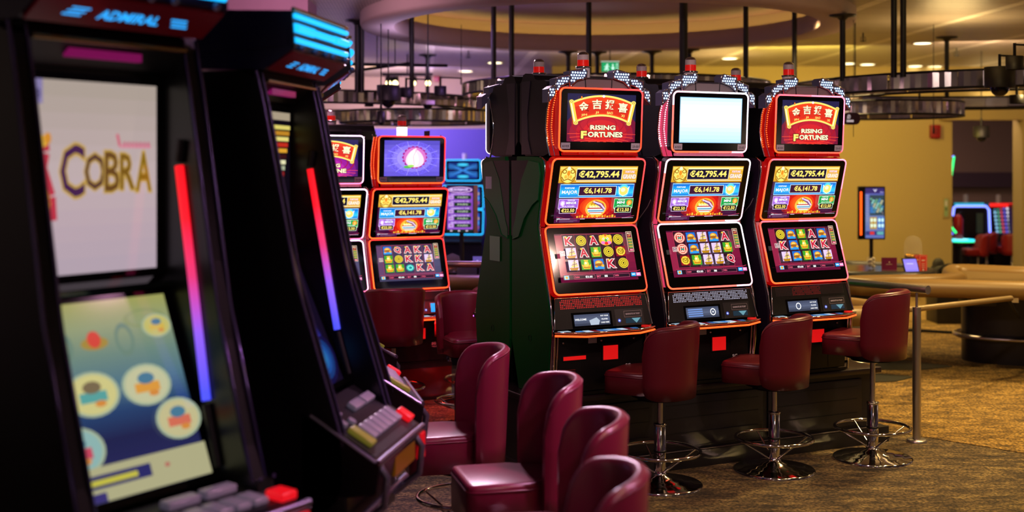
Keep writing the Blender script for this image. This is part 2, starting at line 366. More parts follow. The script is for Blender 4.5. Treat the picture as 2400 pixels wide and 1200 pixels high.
def sym(c, k, u, v, ru, rv):
    """one reel symbol in the cell centred on (u, v)"""
    X = lambda x: u + x * ru; Y = lambda y: v + y * rv
    if k in 'KAQ':
        c.text(k, u, v, rv * 1.5, em('#c01c38'), ru * 1.35, .03, em('#f4dcd8'), .085)
        c.ell(X(-.35), Y(-.65), ru * .22, rv * .18, GOLD, 6)
    elif k == 'C':
        c.ell(u, v, ru * .86, rv * .9, em('#7c6a10'), 22); c.ring(u, v, ru * .86, rv * .9, .16, em('#e0cc3c'), 22); c.ell(u, v, ru * .62, rv * .65, em('#d8c030'), 20)
        c.ring(u, v, ru * .42, rv * .44, .2, em('#6c5c10'), 16); c.rect(X(-.12), Y(-.14), X(.12), Y(.14), em('#2a1c10'))
    elif k == 'S':
        c.rect(X(-.85), Y(-.9), X(.85), Y(.9), em('#d8c0ec')); c.poly([(X(-.8), Y(.45)), (X(.8), Y(.4)), (X(.5), Y(.9)), (X(-.6), Y(.9))], em('#b07c18'))
        for i in range(4): c.poly([(X(-.6 + .1 * i), Y(.4 - .3 * i)), (X(.75 - .08 * i), Y(.2 - .34 * i)), (X(.55 - .08 * i), Y(-.05 - .28 * i)), (X(-.3 + .1 * i), Y(.12 - .28 * i))], (em('#e8cc48'), em('#a08420'))[i % 2])
        c.line([(X(0), Y(.5)), (X(.2), Y(-.95))], ru * .12, em('#6c4c10'))
    elif k == 'I':
        c.rect(X(-.85), Y(-.9), X(.85), Y(.9), em('#3c9c28')); c.poly([(X(-.8), Y(-.05)), (X(-.35), Y(.15)), (X(.35), Y(.15)), (X(.8), Y(-.05)), (X(.55), Y(.75)), (X(-.55), Y(.75))], em('#e8a828'))
        c.ell(u, Y(-.1), ru * .42, rv * .5, em('#f4cc50'), 16); c.ell(X(-.1), Y(-.25), ru * .18, rv * .2, CREAM, 10); c.poly([(X(-.4), Y(-.8)), (X(.4), Y(-.8)), (X(.25), Y(-.45)), (X(-.25), Y(-.45))], em('#e0b838'))
        c.line([(X(-.55), Y(.5)), (X(.55), Y(.5))], ru * .12, em('#a06814'))
    elif k == 'T':
        c.rect(X(-.85), Y(-.9), X(.85), Y(.9), em('#1c68c8')); c.rect(X(-.85), Y(.35), X(.85), Y(.9), em('#2c90d8')); c.ell(u, Y(-.05), ru * .68, rv * .6, em('#d88c24'), 18, 0, pi)
        c.ell(X(-.05), Y(-.2), ru * .4, rv * .32, em('#f8c860'), 14); c.ell(u, Y(.15), ru * .75, rv * .28, em('#9c5c18'), 16); c.ell(X(.6), Y(.3), ru * .25, rv * .24, em('#f0b040'), 12); c.ell(X(-.5), Y(.45), ru * .24, rv * .15, em('#e0a030'), 10)
    elif k == 'D':
        c.ell(u, v, ru * 1.15, rv * 1.0, em('#e0a828'), 18); c.ell(u, Y(-.2), ru * .8, rv * .65, em('#f4d048'), 16)
        for q in (-1, 1): c.ell(X(q * .75), Y(-.55), ru * .35, rv * .35, em('#f0c038'), 12); c.ell(X(q * .5), Y(.5), ru * .38, rv * .3, em('#e078c0'), 12); c.ell(X(q * .35), Y(-.2), ru * .16, rv * .18, WHT, 10); c.ell(X(q * .35), Y(-.18), ru * .07, rv * .09, BLK, 8)
        c.ell(u, Y(.1), ru * .22, rv * .28, em('#38b048'), 12); c.ell(u, Y(.62), ru * .3, rv * .28, REDE, 12); c.ell(u, Y(-.75), ru * .2, rv * .22, em('#f06020'), 10)
    elif k == 'F':
        c.rect(X(-.85), Y(-.9), X(.85), Y(.9), em('#8c1420')); c.ell(u, v, ru * .8, rv * .8, em('#e8c840'), 9); c.ring(u, v, ru * .6, rv * .5, .3, em('#987814'), 7); c.line([(X(-.5), Y(-.4)), (X(0), Y(.1)), (X(.5), Y(-.5)), (X(.2), Y(.5))], ru * .14, em('#987814'))
    elif k == 'L':
        for q in (-.5,): c.ell(u, v, ru * .98, rv * .98, em('#f08878'), 22); c.ell(u, v, ru * .82, rv * .84, em('#e8e0c8'), 22); c.ell(u, v, ru * .72, rv * .74, em('#c8241c'), 22)
        c.frame(X(-.45), Y(-.5), X(.45), Y(.5), ru * .12, em('#f4e4cc')); c.rect(X(-.06), Y(-.6), X(.06), Y(.6), em('#f4e4cc')); c.rect(X(-.3), Y(-.1), X(.3), Y(.2), em('#2c9080'))
    elif k == 'J':
        c.ell(u, v, ru * .85, rv * .8, em('#28b0a8'), 9); c.ring(u, v, ru * .6, rv * .55, .3, em('#8ce8dc'), 9); c.ell(X(.1), Y(0), ru * .2, rv * .2, em('#0c6c70'), 8)
def scr_reels(grid, bg=('#3a0c2c', '#7c1438', '#5a1030'), cell='#2c1020'):
    def f(c):
        c.grad(0, 0, 1, 1, bg, 8)
        c.rect(.0, .03, .09, .86, em('#8c2040') if bg[0] == '#3a0c2c' else em('#5c3c60'))
        c.rect(.09, .02, .885, .80, em(cell)); c.frame(.085, .015, .89, .81, .005, em('#a83048'))
        for i in range(1, 5): c.rect(.09 + .159 * i - .003, .02, .09 + .159 * i + .003, .80, em('#8c2840'))
        for j, row in enumerate(grid):
            for i, k in enumerate(row): sym(c, k, .17 + .159 * i, .155 + .255 * j, .076, .118)
        c.rect(.90, .01, .975, .44, em('#d8c8a8')); c.rect(.906, .02, .969, .43, em('#6c1c38'))
        c.text('ALL', .937, .05, .035, CREAM, .05); c.text('UP', .937, .10, .035, em('#ff9850'), .04)
        for i in range(8): c.rect(.912, .14 + .03 * i, .963, .16 + .03 * i, (em('#d0b848'), em('#58a050'))[i % 2])
        c.rect(.912, .38, .963, .425, em('#c83058')); c.text('ALL', .937, .402, .022, WHT, .04)
        c.rect(.005, .38, .068, .48, em('#f0d8d0')); c.rect(.01, .39, .063, .47, em('#6c1c38')); c.text('ALL', .037, .412, .025, WHT, .04); c.text('WAYS', .037, .45, .025, WHT, .042)
        c.rect(0, .87, 1, .97, em('#241020')); c.line([(0, .86), (.07, .87), (.95, .85), (1, .83)], .006, em('#c03858'))
        c.rect(.01, .885, .07, .965, em('#7cc4e4')); c.ell(.04, .925, .018, .03, em('#f0a030'), 8)
        for u0, u1 in ((.13, .40), (.42, .64), (.65, .85)): c.frame(u0, .885, u1, .965, .004, em('#b04868'))
        c.text('CASH', .17, .925, .035, em('#f06080'), .06); c.text('€0.00', .32, .925, .045, WHT, .09); c.text('BET', .45, .925, .035, em('#f06080'), .05); c.text('88', .54, .925, .045, WHT, .04); c.text('WIN', .68, .925, .035, em('#f06080'), .05)
        c.rect(.87, .88, .93, .955, em('#30a0f0')); c.rect(.935, .88, .995, .955, em('#e070b0')); c.rect(.88, .905, .92, .925, WHT); c.text('MENU', .965, .918, .03, WHT, .045)
    return f
# ------------------------------------------------------------------ the three-screen slot machine (origin: floor of the cabinet, back centre; faces -y)
def rrect(w, h, r, n=5, cx=0, cy=0):
    P = []
    for sx, sy, a in ((1, 1, 0), (-1, 1, pi / 2), (-1, -1, pi), (1, -1, 3 * pi / 2)):
        for i in range(n + 1):
            t = a + pi / 2 * i / n; P.append((cx + sx * (w / 2 - r) + r * cos(t), cy + sy * (h / 2 - r) + r * sin(t)))
    return P
def monitor(parent, name, z0, v0, z1, v1, w, sw, sh, su, content, halo, tags=None, depth=.05, halo_s=3.2, ubias=0, strip=None, rr=.03):
    """tilted display: bottom edge at (v0, z0), top edge at (v1, z1) in front of the cabinet back"""
    h = math.hypot(z1 - z0, v1 - v0); up = Vector((0, -(v1 - v0) / h, (z1 - z0) / h)); ux = Vector((1, 0, 0)); n = ux.cross(up)
    c = Vector((0, -(v0 + v1) / 2, (z0 + z1) / 2))
    M = Matrix.Translation(c) @ Matrix((ux, up, n)).transposed().to_4x4()
    b = MB(); b.m = M
    P = rrect(w, h, rr); Q = rrect(w - .02, h - .02, rr - .008)
    k = len(P)
    b.add([(x, y, -depth) for x, y in P] + [(x, y, 0) for x, y in P], [(i, (i + 1) % k, (i + 1) % k + k, i + k) for i in range(k)] + [list(range(k))[::-1]], REDP if halo[0] == 'r' else DARK, False)
    b.add([(x, y, 0) for x, y in P] + [(x, y, .004) for x, y in Q], [(i, (i + 1) % k, (i + 1) % k + k, i + k) for i in range(k)], DARK, True)
    b.add([(x, y, .004) for x, y in Q], [list(range(k))], GLOSS)
    fr = b.build(name, parent)
    l = MB(); l.m = M
    pts = [(x, y, .001) for x, y in rrect(w - .004, h - .004, rr)]
    l.keep = True
    hm = [led(q, halo_s) for q in halo[1]]
    if len(hm) == 1: l.tube(pts, .0052, hm[0], 8, True)
    else:
        # warm from the lower left corner, paler at the top right
        N = len(pts); 
        for i in range(N):
            a, d = pts[i], pts[(i + 1) % N]; t = ((a[0] + d[0]) / 2 / w + (a[1] + d[1]) / 2 / h + 1) / 2
            L = math.dist(a, d); seg = 6 if L > .1 else 1
            for q in range(seg):
                p0 = [a[j] + (d[j] - a[j]) * q / seg for j in range(3)]; p1 = [a[j] + (d[j] - a[j]) * (q + 1) / seg for j in range(3)]
                tt = ((p0[0] + p1[0]) / 2 / w + (p0[1] + p1[1]) / 2 / h + 1) / 2
                l.tube([p0, p1], .0052, hm[min(int(tt * len(hm)), len(hm) - 1)], 8)
    l.build('led_border', fr)
    s = MB(); s.m = M; s.keep = True
    cv = Canvas(s, (ubias, su, .0046), (1, 0, 0), (0, 1, 0), sw, sh)
    content(cv); sc = s.build('screen', fr)
    if tags or strip:
        if tags:
            for q, tx in ((-1, tags[0]), (1, tags[1])):
                t = MB(); t.m = M
                cv = Canvas(t, (q * (w / 2 - .042), -h / 2 + .032, .0048), (1, 0, 0), (0, 1, 0), .06, .036); cv.rect(0, 0, 1, 1, LABEL); cv.text(tx, .5, .55, .36, INK, .7, .02); t.build('number_tag', fr)
        if strip is not None:
            t = MB(); t.m = M
            cv = Canvas(t, (strip, -h / 2 + .024, .0048), (1, 0, 0), (0, 1, 0), .17, .022); cv.rect(0, 0, 1, 1, em('#5c1450', .8)); cv.text('V', .1, .45, .5, em('#d8c0d8', .8), .05)
            for i in range(3): cv.rect(.2, .22 + .24 * i, .9 - .15 * (i == 2), .3 + .24 * i, em('#a880a8', .7))
            t.build('notice_strip', fr)
    return fr
BODY = [(0, 0), (.44, 0), (.455, .22), (.47, .33), (.475, .40), (.45, .52), (.39, .70), (.335, .88), (.315, .955), (.325, 1.02), (.36, 1.16), (.385, 1.27), (.38, 1.33), (.33, 1.355), (0, 1.36)]
TOPB = [(0, 1.36), (.37, 1.36), (.335, 1.44), (.32, 1.52), (.335, 1.62), (.37, 1.70), (.385, 1.735), (.36, 1.755), (.335, 1.76), (.325, 1.795), (.20, 1.80), (.17, 1.84), (.05, 1.85), (.02, 1.80), (0, 1.79)]
def smooth_poly(P, it=2, keep=()):
    for _ in range(it):
        Q = []
        for i, p in enumerate(P):
            q = P[(i + 1) % len(P)]
            Q += [(p[0] * .8 + q[0] * .2, p[1] * .8 + q[1] * .2), (p[0] * .2 + q[0] * .8, p[1] * .2 + q[1] * .8)]
        P = Q
    return P
GSH = mat('green_shoulder', '#12502a', .3); GSH.node_tree.nodes['Principled BSDF'].inputs['Specular IOR Level'].default_value = .15
def slot(label, loc, rz, halo, top, grid, tags, group, end=None, reel_bg=None, backside=False, card='WELCOME', plinth=True, dots='r', deckled='#ff4a18', crest=True, acc='#1c2c38'):
    t = thing('slot_machine', label, 'slot machine', loc, rz, group)
    sidem = end or PURP
    for sx, nm in ((-1, 'side_panel'), (1, 'side_panel')):
        b = MB(); x = sx * .325
        ip = [(-p, z) for p, z in smooth_poly(BODY, 1)]
        b.prism(ip, 'x', x - .012, x + .012, sidem)
        # raised lighter shoulder panel following the cabinet edge
        sh = [(-.05, .40), (-.10, .52), (-.30, .98), (-.34, 1.20), (-.30, 1.33), (-.12, 1.34), (-.09, 1.30), (-.06, 1.18), (-.03, .90)]
        pan = [(-.02, .87), (-.10, .89), (-.17, 1.0), (-.27, 1.08), (-.335, 1.11), (-.36, 1.25), (-.34, 1.32), (-.22, 1.335), (-.13, 1.22), (-.05, .98), (-.02, .93)]
        if end:
            b.prism(pan, 'x', x + sx * .012, x + sx * .018, mat('green_shoulder', '#12502a', .3)); b.tube([(x + sx * .018, y, z) for y, z in pan[0:5]], .004, mat('green_shoulder', '#12502a', .3), 6)
            b.prism([(0, .89), (-.02, .89), (-.05, .98), (-.13, 1.22), (-.22, 1.335), (0, 1.335)], 'x', x + sx * .012, x + sx * .016, BLACK)
            b.tube([(x + sx * .013, -.23 + .018 * cos(a), .31 + .018 * sin(a)) for a in [2 * pi * i / 12 for i in range(12)]], .0015, BLACK, 5, True)
        else:
            b.tube([(x + sx * .014, y, z) for y, z in ((-.02, .80), (-.12, .84), (-.2, .98), (-.30, 1.06), (-.33, 1.1))], .003, SILVER, 6)
        sp = b.build('side_panel', t)
        e = MB(); edge = [(-p - .006, z) for p, z in BODY[1:14]]
        e.tube([(x, y, z) for y, z in edge], .007, CHROME, 8)
        e.build('edge_trim', sp)
    b = MB()
    core = [(-p * .955, z) for p, z in smooth_poly(BODY, 1)]
    b.prism(core, 'x', -.313, .313, BLACK)
    b.build('cabinet', t)
    # lit band beside each monitor
    if halo:
        gm = REDP if halo[0] != 'w' else mat('pink_guide', '#5a1020', .25, 0, .8, '#e8406a')
        for sx in (-1, 1):
            for (za, va, zb, vb) in ((.585, .44, .95, .335), (.955, .33, 1.33, .40)):
                n = 8; b = MB()
                L = [(sx * .318, -(va + (vb - va) * i / n) + .006, za + (zb - za) * i / n) for i in range(n + 1)]; K = [(sx * .300, p[1] - .018, p[2]) for p in L]
                b.add(L + K, [(i, i + 1, i + n + 2, i + n + 1) for i in range(n)], gm, True)
                b.build('side_light', t)
    # upper box
    b = MB(); tp = [(-p, z if crest else min(z, 1.72)) for p, z in smooth_poly(TOPB, 1)]
    b.prism(tp, 'x', -.285, .285, BLACK)
    for sx in (-1, 1):
        b.prism([(-.03 - .0, 1.37), (-.03, 1.80), (-.14, 1.80), (-.10, 1.6), (-.11, 1.46), (-.15, 1.37)], 'x', sx * .285, sx * .289, PURP)
        for z in (1.44, 1.56, 1.72): b.cyl((sx * .289, -.2, z), .001, .001, BLACK, 6)
    ub = b.build('upper_box', t)
    for sx in (-1, 1):
        e = MB(); ed = [(-p - .004, z) for p, z in TOPB[1:8]]
        e.tube([(sx * .283, y, z) for y, z in ed], .006, CHROME, 8)
        e.tube([(sx * .268, y - .03, z) for y, z in ed], .005, CHROME, 6)
        e.build('edge_trim', ub)
    if halo:
        for sx in (-1, 1):
            b = MB()
            ed = [(-p - .002, z) for p, z in TOPB[1:7]]; L = [(sx * .28, y, z) for y, z in ed]; K = [(sx * .262, y - .075, z) for y, z in ed]; n = len(L) - 1
            b.add(L + K, [(i, i + 1, i + n + 2, i + n + 1) for i in range(n)], gm, True); b.build('side_light', ub)
        dm = led('#ff5a20' if halo[0] != 'w' else '#ffd0e8', 2.5)
        for sx in (-1, 1):
            b = MB()
            b2 = MB()
            for i in range(26):
                z = 1.42 + .0125 * i
                v = [TOPB[k] for k in range(1, 7)]
                for (p0, z0), (p1, z1) in zip(v, v[1:]):
                    if z0 <= z <= z1: p = p0 + (p1 - p0) * (z - z0) / (z1 - z0)
                for off, b_ in ((.012, b), (.066, b2)): b_.box(sx * .283 - .003, sx * .283 + .003, -p - off - .004, -p - off, z, z + .006, dm)
            b.build('side_leds', ub); b2.build('side_leds', ub)
    # crest with fanned lamp wings
    if crest:
        b = MB()
        b.prism([(-.27, 1.70), (-.27, 1.735), (-.20, 1.765), (-.15, 1.79), (-.095, 1.802), (.095, 1.802), (.15, 1.79), (.20, 1.765), (.27, 1.735), (.27, 1.70)], 'y', -.40, -.435, SILVER)
        for x in (-.09, .09): b.tube([(x * .95, -.437, 1.74), (x, -.437, 1.802)], .003, DARK, 6)
        b.box(-.09, .09, -.44, -.39, 1.80, 1.808, CHROME)
        cr = b.build('crest', t)
        for sx in (-1, 1):
            for pt in ([(.215, 1.84), (.112, 1.858), (.092, 1.843), (.098, 1.806), (.165, 1.79), (.198, 1.765), (.215, 1.745)],
                       [(.31, 1.795), (.226, 1.818), (.215, 1.806), (.215, 1.775), (.275, 1.756), (.296, 1.725), (.31, 1.735)],
                       [(.36, 1.735), (.328, 1.755), (.315, 1.75), (.315, 1.705), (.335, 1.685), (.36, 1.66)]):
                pt = [(sx * x * .94, z) for x, z in pt]
                w = MB(); w.prism(pt, 'y', -.38, -.455, mat('violet_grey', '#50506a', .25)); w.tube([(x, -.456, z) for x, z in pt], .0035, CHROME, 6, True); wg = w.build('lamp_wing', cr)
                d = MB(); dm = led('#b4d8ff', 3.2); cxm = sum(p[0] for p in pt) / len(pt); czm = sum(p[1] for p in pt) / len(pt)
                x0, x1 = min(p[0] for p in pt), max(p[0] for p in pt); z0, z1 = min(p[1] for p in pt), max(p[1] for p in pt)
                def inside(x, z):
                    c = False; n = len(pt)
                    for i in range(n):
                        (xa, za), (xb, zb) = pt[i], pt[(i + 1) % n]
                        if (za > z) != (zb > z) and x < (xb - xa) * (z - za) / (zb - za) + xa: c = not c
                    return c
                for i in range(9):
                    for j in range(7):
                        x = x0 + .011 + .0165 * i + .008 * (j % 2); z = z0 + .010 + .0155 * j
                        if x < x1 and z < z1 and inside(x - .006, z) and inside(x + .006, z) and inside(x, z + .007): d.add([(x + .0056 * cos(q), -.4575, z + .0056 * sin(q)) for q in [pi * k / 4 for k in range(8)]], [list(range(8))], dm)
                d.build('lamp_dots', wg)
    # beacon on the top
    b = MB(); bx, by, bz = 0, -.26, (1.80 if crest else 1.745)
    b.cyl((bx, by, bz - .02), .045, .02, CHROME, 20)
    clear = mat('clear_lens', '#ccc4c8', .12)
    n = 20; pr = [(.04 + .002 * (i % 2), .0 + .004 * i) for i in range(n)]
    b.lathe(pr, clear, (bx, by, bz), 24); b.lathe([(.043, .076), (.046, .08), (.046, .086), (.03, .088)], CHROME, (bx, by, bz), 24)
    bc = b.build('beacon_base', t)
    b = MB(); b.cyl((bx, by, bz + .088), .034, .036, mat('red_lens', '#c01410', .2, 0, .35, '#e01810'), 20); b.build('beacon_lens', bc)
    b = MB(); b.cyl((bx, by, bz + .124), .034, .03, mat('pale_lens', '#b8a8a8', .12), 20); b.sphere((bx, by, bz + .154), .034, CHROME, 20, 6, 0, pi / 2, .6); b.build('beacon_cap', bc)
    if backside:      # seen only from behind its neighbour: white lit edge
        for (z0, v0, z1, v1, w) in ((1.38, .44, 1.75, .44, .56), (.965, .355, 1.345, .455, .62), (.575, .475, .955, .35, .62)):
            monitor(t, 'display', z0, v0, z1, v1, w, w - .1, .28, 0, lambda c: c.rect(0, 0, 1, 1, em('#4a3c90')), ('w', ('#ffe8ff',)))
    else:
        monitor(t, 'top_display', 1.385, .455, 1.745, .475, .55, .455, .272, .012, top, halo, tags)
        m = MB()
        for i in range(5):
            x0 = -.245 + .1 * i; m.box(x0, x0 + .092, -.46, -.43, 1.362, 1.38, REDP if halo[0] != 'w' else mat('pink_guide2', '#6a4050', .25, 0, .5, '#e87090'), .004)
        m.build('vent_bar', t)
        monitor(t, 'jackpot_display', .965, .355, 1.345, .455, .62, .52, .31, -.002, scr_jackpots, halo, strip=-.17)
        monitor(t, 'reel_display', .575, .475, .955, .35, .62, .515, .285, .012, scr_reels(grid, *(reel_bg or ())), halo, strip=.0)
    # speaker strip and card reader console under the reels
    h0, v0, h1, v1 = .385, .50, .555, .455
    up = Vector((0, -(v1 - v0), h1 - h0)).normalized(); n = Vector((1, 0, 0)).cross(up); L = math.hypot(v1 - v0, h1 - h0)
    M = Matrix.Translation(Vector((0, -(v0 + v1) / 2, (h0 + h1) / 2))) @ Matrix((Vector((1, 0, 0)), up, n)).transposed().to_4x4()
    b = MB(); b.m = M
    P = [(-.30, L / 2), (.30, L / 2), (.325, -L / 2), (-.325, -L / 2)]
    b.prism(P, 'z', -.05, 0, BLACK); b.tube([(P[k][0], P[k][1], .001) for k in (3, 0, 1, 2)], .004, CHROME, 6)
    con = b.build('console', t)
    b = MB(); b.m = M; b.keep = True
    dm = led({'r': '#d01c20', 'w': '#c8c4dc', 'k': '#7c1418'}[dots[0]], .9); dk = mat('grille_dark', '#2c2228', .5)
    for j in range(6):
        for i in range(46):
            x = -.268 + .0119 * i; y = L / 2 - .012 - .0094 * j
            on = dm if (dots != 'k' or 10 < i < 30) and (i * 7 + j * 13) % 11 else dk
            b.add([(x - .0036, y - .0026, .001), (x + .0036, y - .0026, .001), (x + .0042, y + .0026, .001), (x - .003, y + .0026, .001)], [(0, 1, 2, 3)], on)
    b.build('speaker_grille', con)
    b = MB(); b.m = M
    cv = Canvas(b, (-.075, -.042, .001), (1, 0, 0), (0, 1, 0), .25, .076); cv.rect(-.03, -.08, 1.03, 1.08, GLOSS); cv.grad(.03, .08, .97, .92, ('#3c4258', '#525a72', '#2c3040'), 5)
    if card == 'WELCOME':
        cv.text('WELCOME', .2, .45, .14, WHT, .30); cv.poly([(.42, .55), (.62, .35), (.70, .6), (.66, .9), (.45, .9)], em('#a8b4c4'))
        cv.text('PUT YOUR', .83, .25, .1, WHT, .2); cv.text('PLAYER', .83, .5, .1, WHT, .16); cv.text('CARD HERE', .83, .75, .1, WHT, .22)
    elif card == 'RING': cv.ring(.8, .5, .08, .28, .25, WHT, 16); cv.ell(.8, .5, .02, .07, WHT, 8); [cv.rect(.08, .2 + .17 * i, .5, .3 + .17 * i, em('#6888c8')) for i in range(4)]
    else: cv.ring(.35, .5, .08, .28, .25, WHT, 16); cv.text('PUT YOUR', .83, .25, .1, WHT, .2); cv.text('PLAYER', .83, .5, .1, WHT, .16); cv.text('CARD HERE', .83, .75, .1, WHT, .22)
    b.build('card_screen', con)
    b = MB(); b.m = M
    cv = Canvas(b, (.2, -.04, .001), (1, 0, 0), (0, 1, 0), .12, .08); cv.rect(-.5, -.1, 1.1, 1.1, mat('console_inlay', '#17151a', .4)); cv.frame(0, .05, 1, .5, .02, SILVER); cv.text('BANKNOTE OR TICKET', .5, .28, .12, WHITE, .8); cv.rect(.05, .58 if acc[1] == '1' else .1, .95, .95, em(acc)); cv.poly([(.4, .6), (.9, .6), (.65, .95)], em('#78b0c0', .8)); cv.ell(-.3, .72, .09, .13, em('#5060c8', .9), 12); cv.ell(-.3, .72, .05, .06, em('#c8d0ff'), 8)
    b.build('bill_acceptor', con)
    # button deck
    D = [(-.325, .46), (-.325, .50), (-.18, .60), (.18, .60), (.33, .515), (.33, .46)]
    b = MB(); b.prism([(x, -v) for x, v in D], 'z', .345, .372, BLACK)
    b.tube([(x, -v, .371) for x, v in D[1:5]], .006, CHROME, 8)
    dk = b.build('button_deck', t)
    b = MB(); b.tube([(x, -v - .003, .353) for x, v in D[1:5]], .0055, led(deckled, 3), 8); b.build('led_border', dk)
    b = MB(); b.keep = True
    for i in range(9):
        x0 = -.2 + .045 * i; m = (em('#3c78b8'), em('#a8bcd0'), em('#58101c'), em('#2c5890'), em('#7c98b0'))[i % 5]
        b.box(x0, x0 + .04, -.575 + .03 * (i in (0, 8)), -.515, .372, .3745, m)
    b.box(-.3, -.235, -.53, -.49, .372, .376, em('#90a8b8')); b.cyl((.275, -.51, .372), .028, .008, mat('red_button', '#c01c18', .3, 0, .6), 16)
    b.build('play_buttons', dk)
    # front below the deck
    for sx in (-1, 1):
        b = MB(); b.tube([(sx * .318, -.485, .35), (sx * .318, -.478, .24), (sx * .312, -.455, .06)], .011, CHROME, 10); b.tube([(sx * .295, -.485, .35), (sx * .295, -.47, .2), (sx * .295, -.455, .06)], .006, CHROME, 8)
        b.build('corner_post', t)
    b = MB()
    b.box(-.29, .29, -.462, -.42, .02, .34, BLACK, .006)
    b.prism([(-.425, .0), (-.462, .0), (-.462, .018)], 'x', -.3, .3, BLACK)
    for x in (-.14, .15): b.box(x - .001, x + .001, -.4635, -.462, .03, .33, DARK)
    b.cyl((-.22, -.462, .0), .001, .001, BLACK, 6)
    fr = b.build('lower_door', t)
    red = mat('red_window', '#5c0a0c', .2, 0, .75, '#f01818')
    b = MB(); b.box(-.255, -.10, -.468, -.46, .20, .232, DARK); b.box(-.25, -.105, -.471, -.462, .205, .226, red); b.build('ticket_slot', fr)
    b = MB(); b.box(.005, .115, -.468, -.46, .185, .285, DARK); b.box(.012, .108, -.473, -.462, .192, .272, red); b.build('coin_window', fr)
    b = MB(); b.box(-.085, -.03, -.466, -.46, .292, .325, WHITE); 
    for x in (-.25, .0, .22): b.lathe([(.012, 0), (.012, .004), (.006, .006), (.0001, .006)], CHROME, (0, 0, 0), 12) if False else b.sphere((x, -.463, .305), .009, CHROME, 10, 6)
    cv = Canvas(b, (.2, -.4635, .14), (1, 0, 0), (0, 0, 1), .09, .05); cv.text('SG', .3, .3, .4, WHITE, .4); cv.text('gaming', .78, .4, .2, WHITE, .35); cv.rect(.1, .7, .9, .74, WHITE); cv.rect(.2, .82, .8, .85, WHITE)
    b.build('lock_and_label', fr)
    b = MB()
    for i in range(9): b.box(-.27 + .0, -.17, -.4645, -.462, .05 + .012 * i, .054 + .012 * i, mat('red_vent', '#3c0808', .4, 0, .12, '#a01414'))
    b.build('vent', fr)
    return t
# ------------------------------------------------------------------ upright slot machine with a lit blue top box (origin: floor, back centre; faces -y)
def run_led(name, stops, z0, z1, strength=3):
    m = bpy.data.materials.new(name); m.use_nodes = True; N = m.node_tree.nodes; L = m.node_tree.links; b = N['Principled BSDF']
    b.inputs['Base Color'].default_value = (.02, .02, .02, 1)
    t = N.new('ShaderNodeTexCoord'); s = N.new('ShaderNodeSeparateXYZ'); r = N.new('ShaderNodeMapRange'); c = N.new('ShaderNodeValToRGB')
    L.new(t.outputs['Object'], s.inputs[0]); L.new(s.outputs['Z'], r.inputs['Value']); r.inputs['From Min'].default_value = z0; r.inputs['From Max'].default_value = z1
    L.new(r.outputs[0], c.inputs[0]); E = c.color_ramp.elements
    E[0].position = 0; E[0].color = (*lin(stops[0]), 1); E[1].position = 1; E[1].color = (*lin(stops[-1]), 1)
    for i, q in enumerate(stops[1:-1]): e = E.new((i + 1) / (len(stops) - 1)); e.color = (*lin(q), 1)
    L.new(c.outputs[0], b.inputs['Emission Color']); b.inputs['Emission Strength'].default_value = strength
    return m
BAR = run_led('led_bar', ['#4a50ff', '#8858e8', '#d83470', '#ff1828', '#ff101c'], 1.19, 1.80, 1.3)
WING = [(0, 0), (.42, 0), (.50, .60), (.60, .74), (.60, .90), (.545, .97), (.41, 1.42), (.30, 2.0), (.27, 2.13), (0, 2.13)]
def scr_cobra(c):
    c.grad(0, 0, 1, 1, ('#b0a296', '#bcaaa6', '#c6b2b4', '#c0aab4', '#b8a6b4'), 12)
    c.rect(0, 0, .16, .125, em('#8c80b0')); c.text('2198', .08, .075, .05, em('#4c4470'), .13)
    c.line([(.14, .30), (.15, .37), (.13, .45), (.19, .60), (.20, .72)], .115, em('#c03448')); c.line([(.10, .34), (.13, .48), (.18, .62), (.17, .74)], .07, em('#dc8c30')); c.line([(.15, .60), (.165, .74)], .05, em('#e8c040'))
    c.ell(.13, .315, .07, .035, em('#e8b440'), 14); c.ell(.09, .29, .03, .03, em('#f0d070'), 10); c.ell(.19, .30, .025, .03, em('#d89030'), 10)
    for ch, u, h, w, col in (('C', .36, .27, .17, '#4a2450'), ('O', .52, .19, .15, '#5c3c34'), ('B', .645, .21, .11, '#6c4820'), ('R', .76, .19, .11, '#7c5818'), ('A', .885, .21, .12, '#8a6818')):
        c.text(ch, u, .455 + (.01 if ch == 'C' else .015), h, em(col), w, .01, em('#c8a24c'), .05)
    c.line([(.68, .27), (.70, .335)], .02, em('#d06078')); c.line([(.70, .335), (.94, .335)], .018, em('#d8889a'))
    for k in range(7): c.ell(.735 + .03 * k, .32, .011, .013, em('#c86880'), 7)
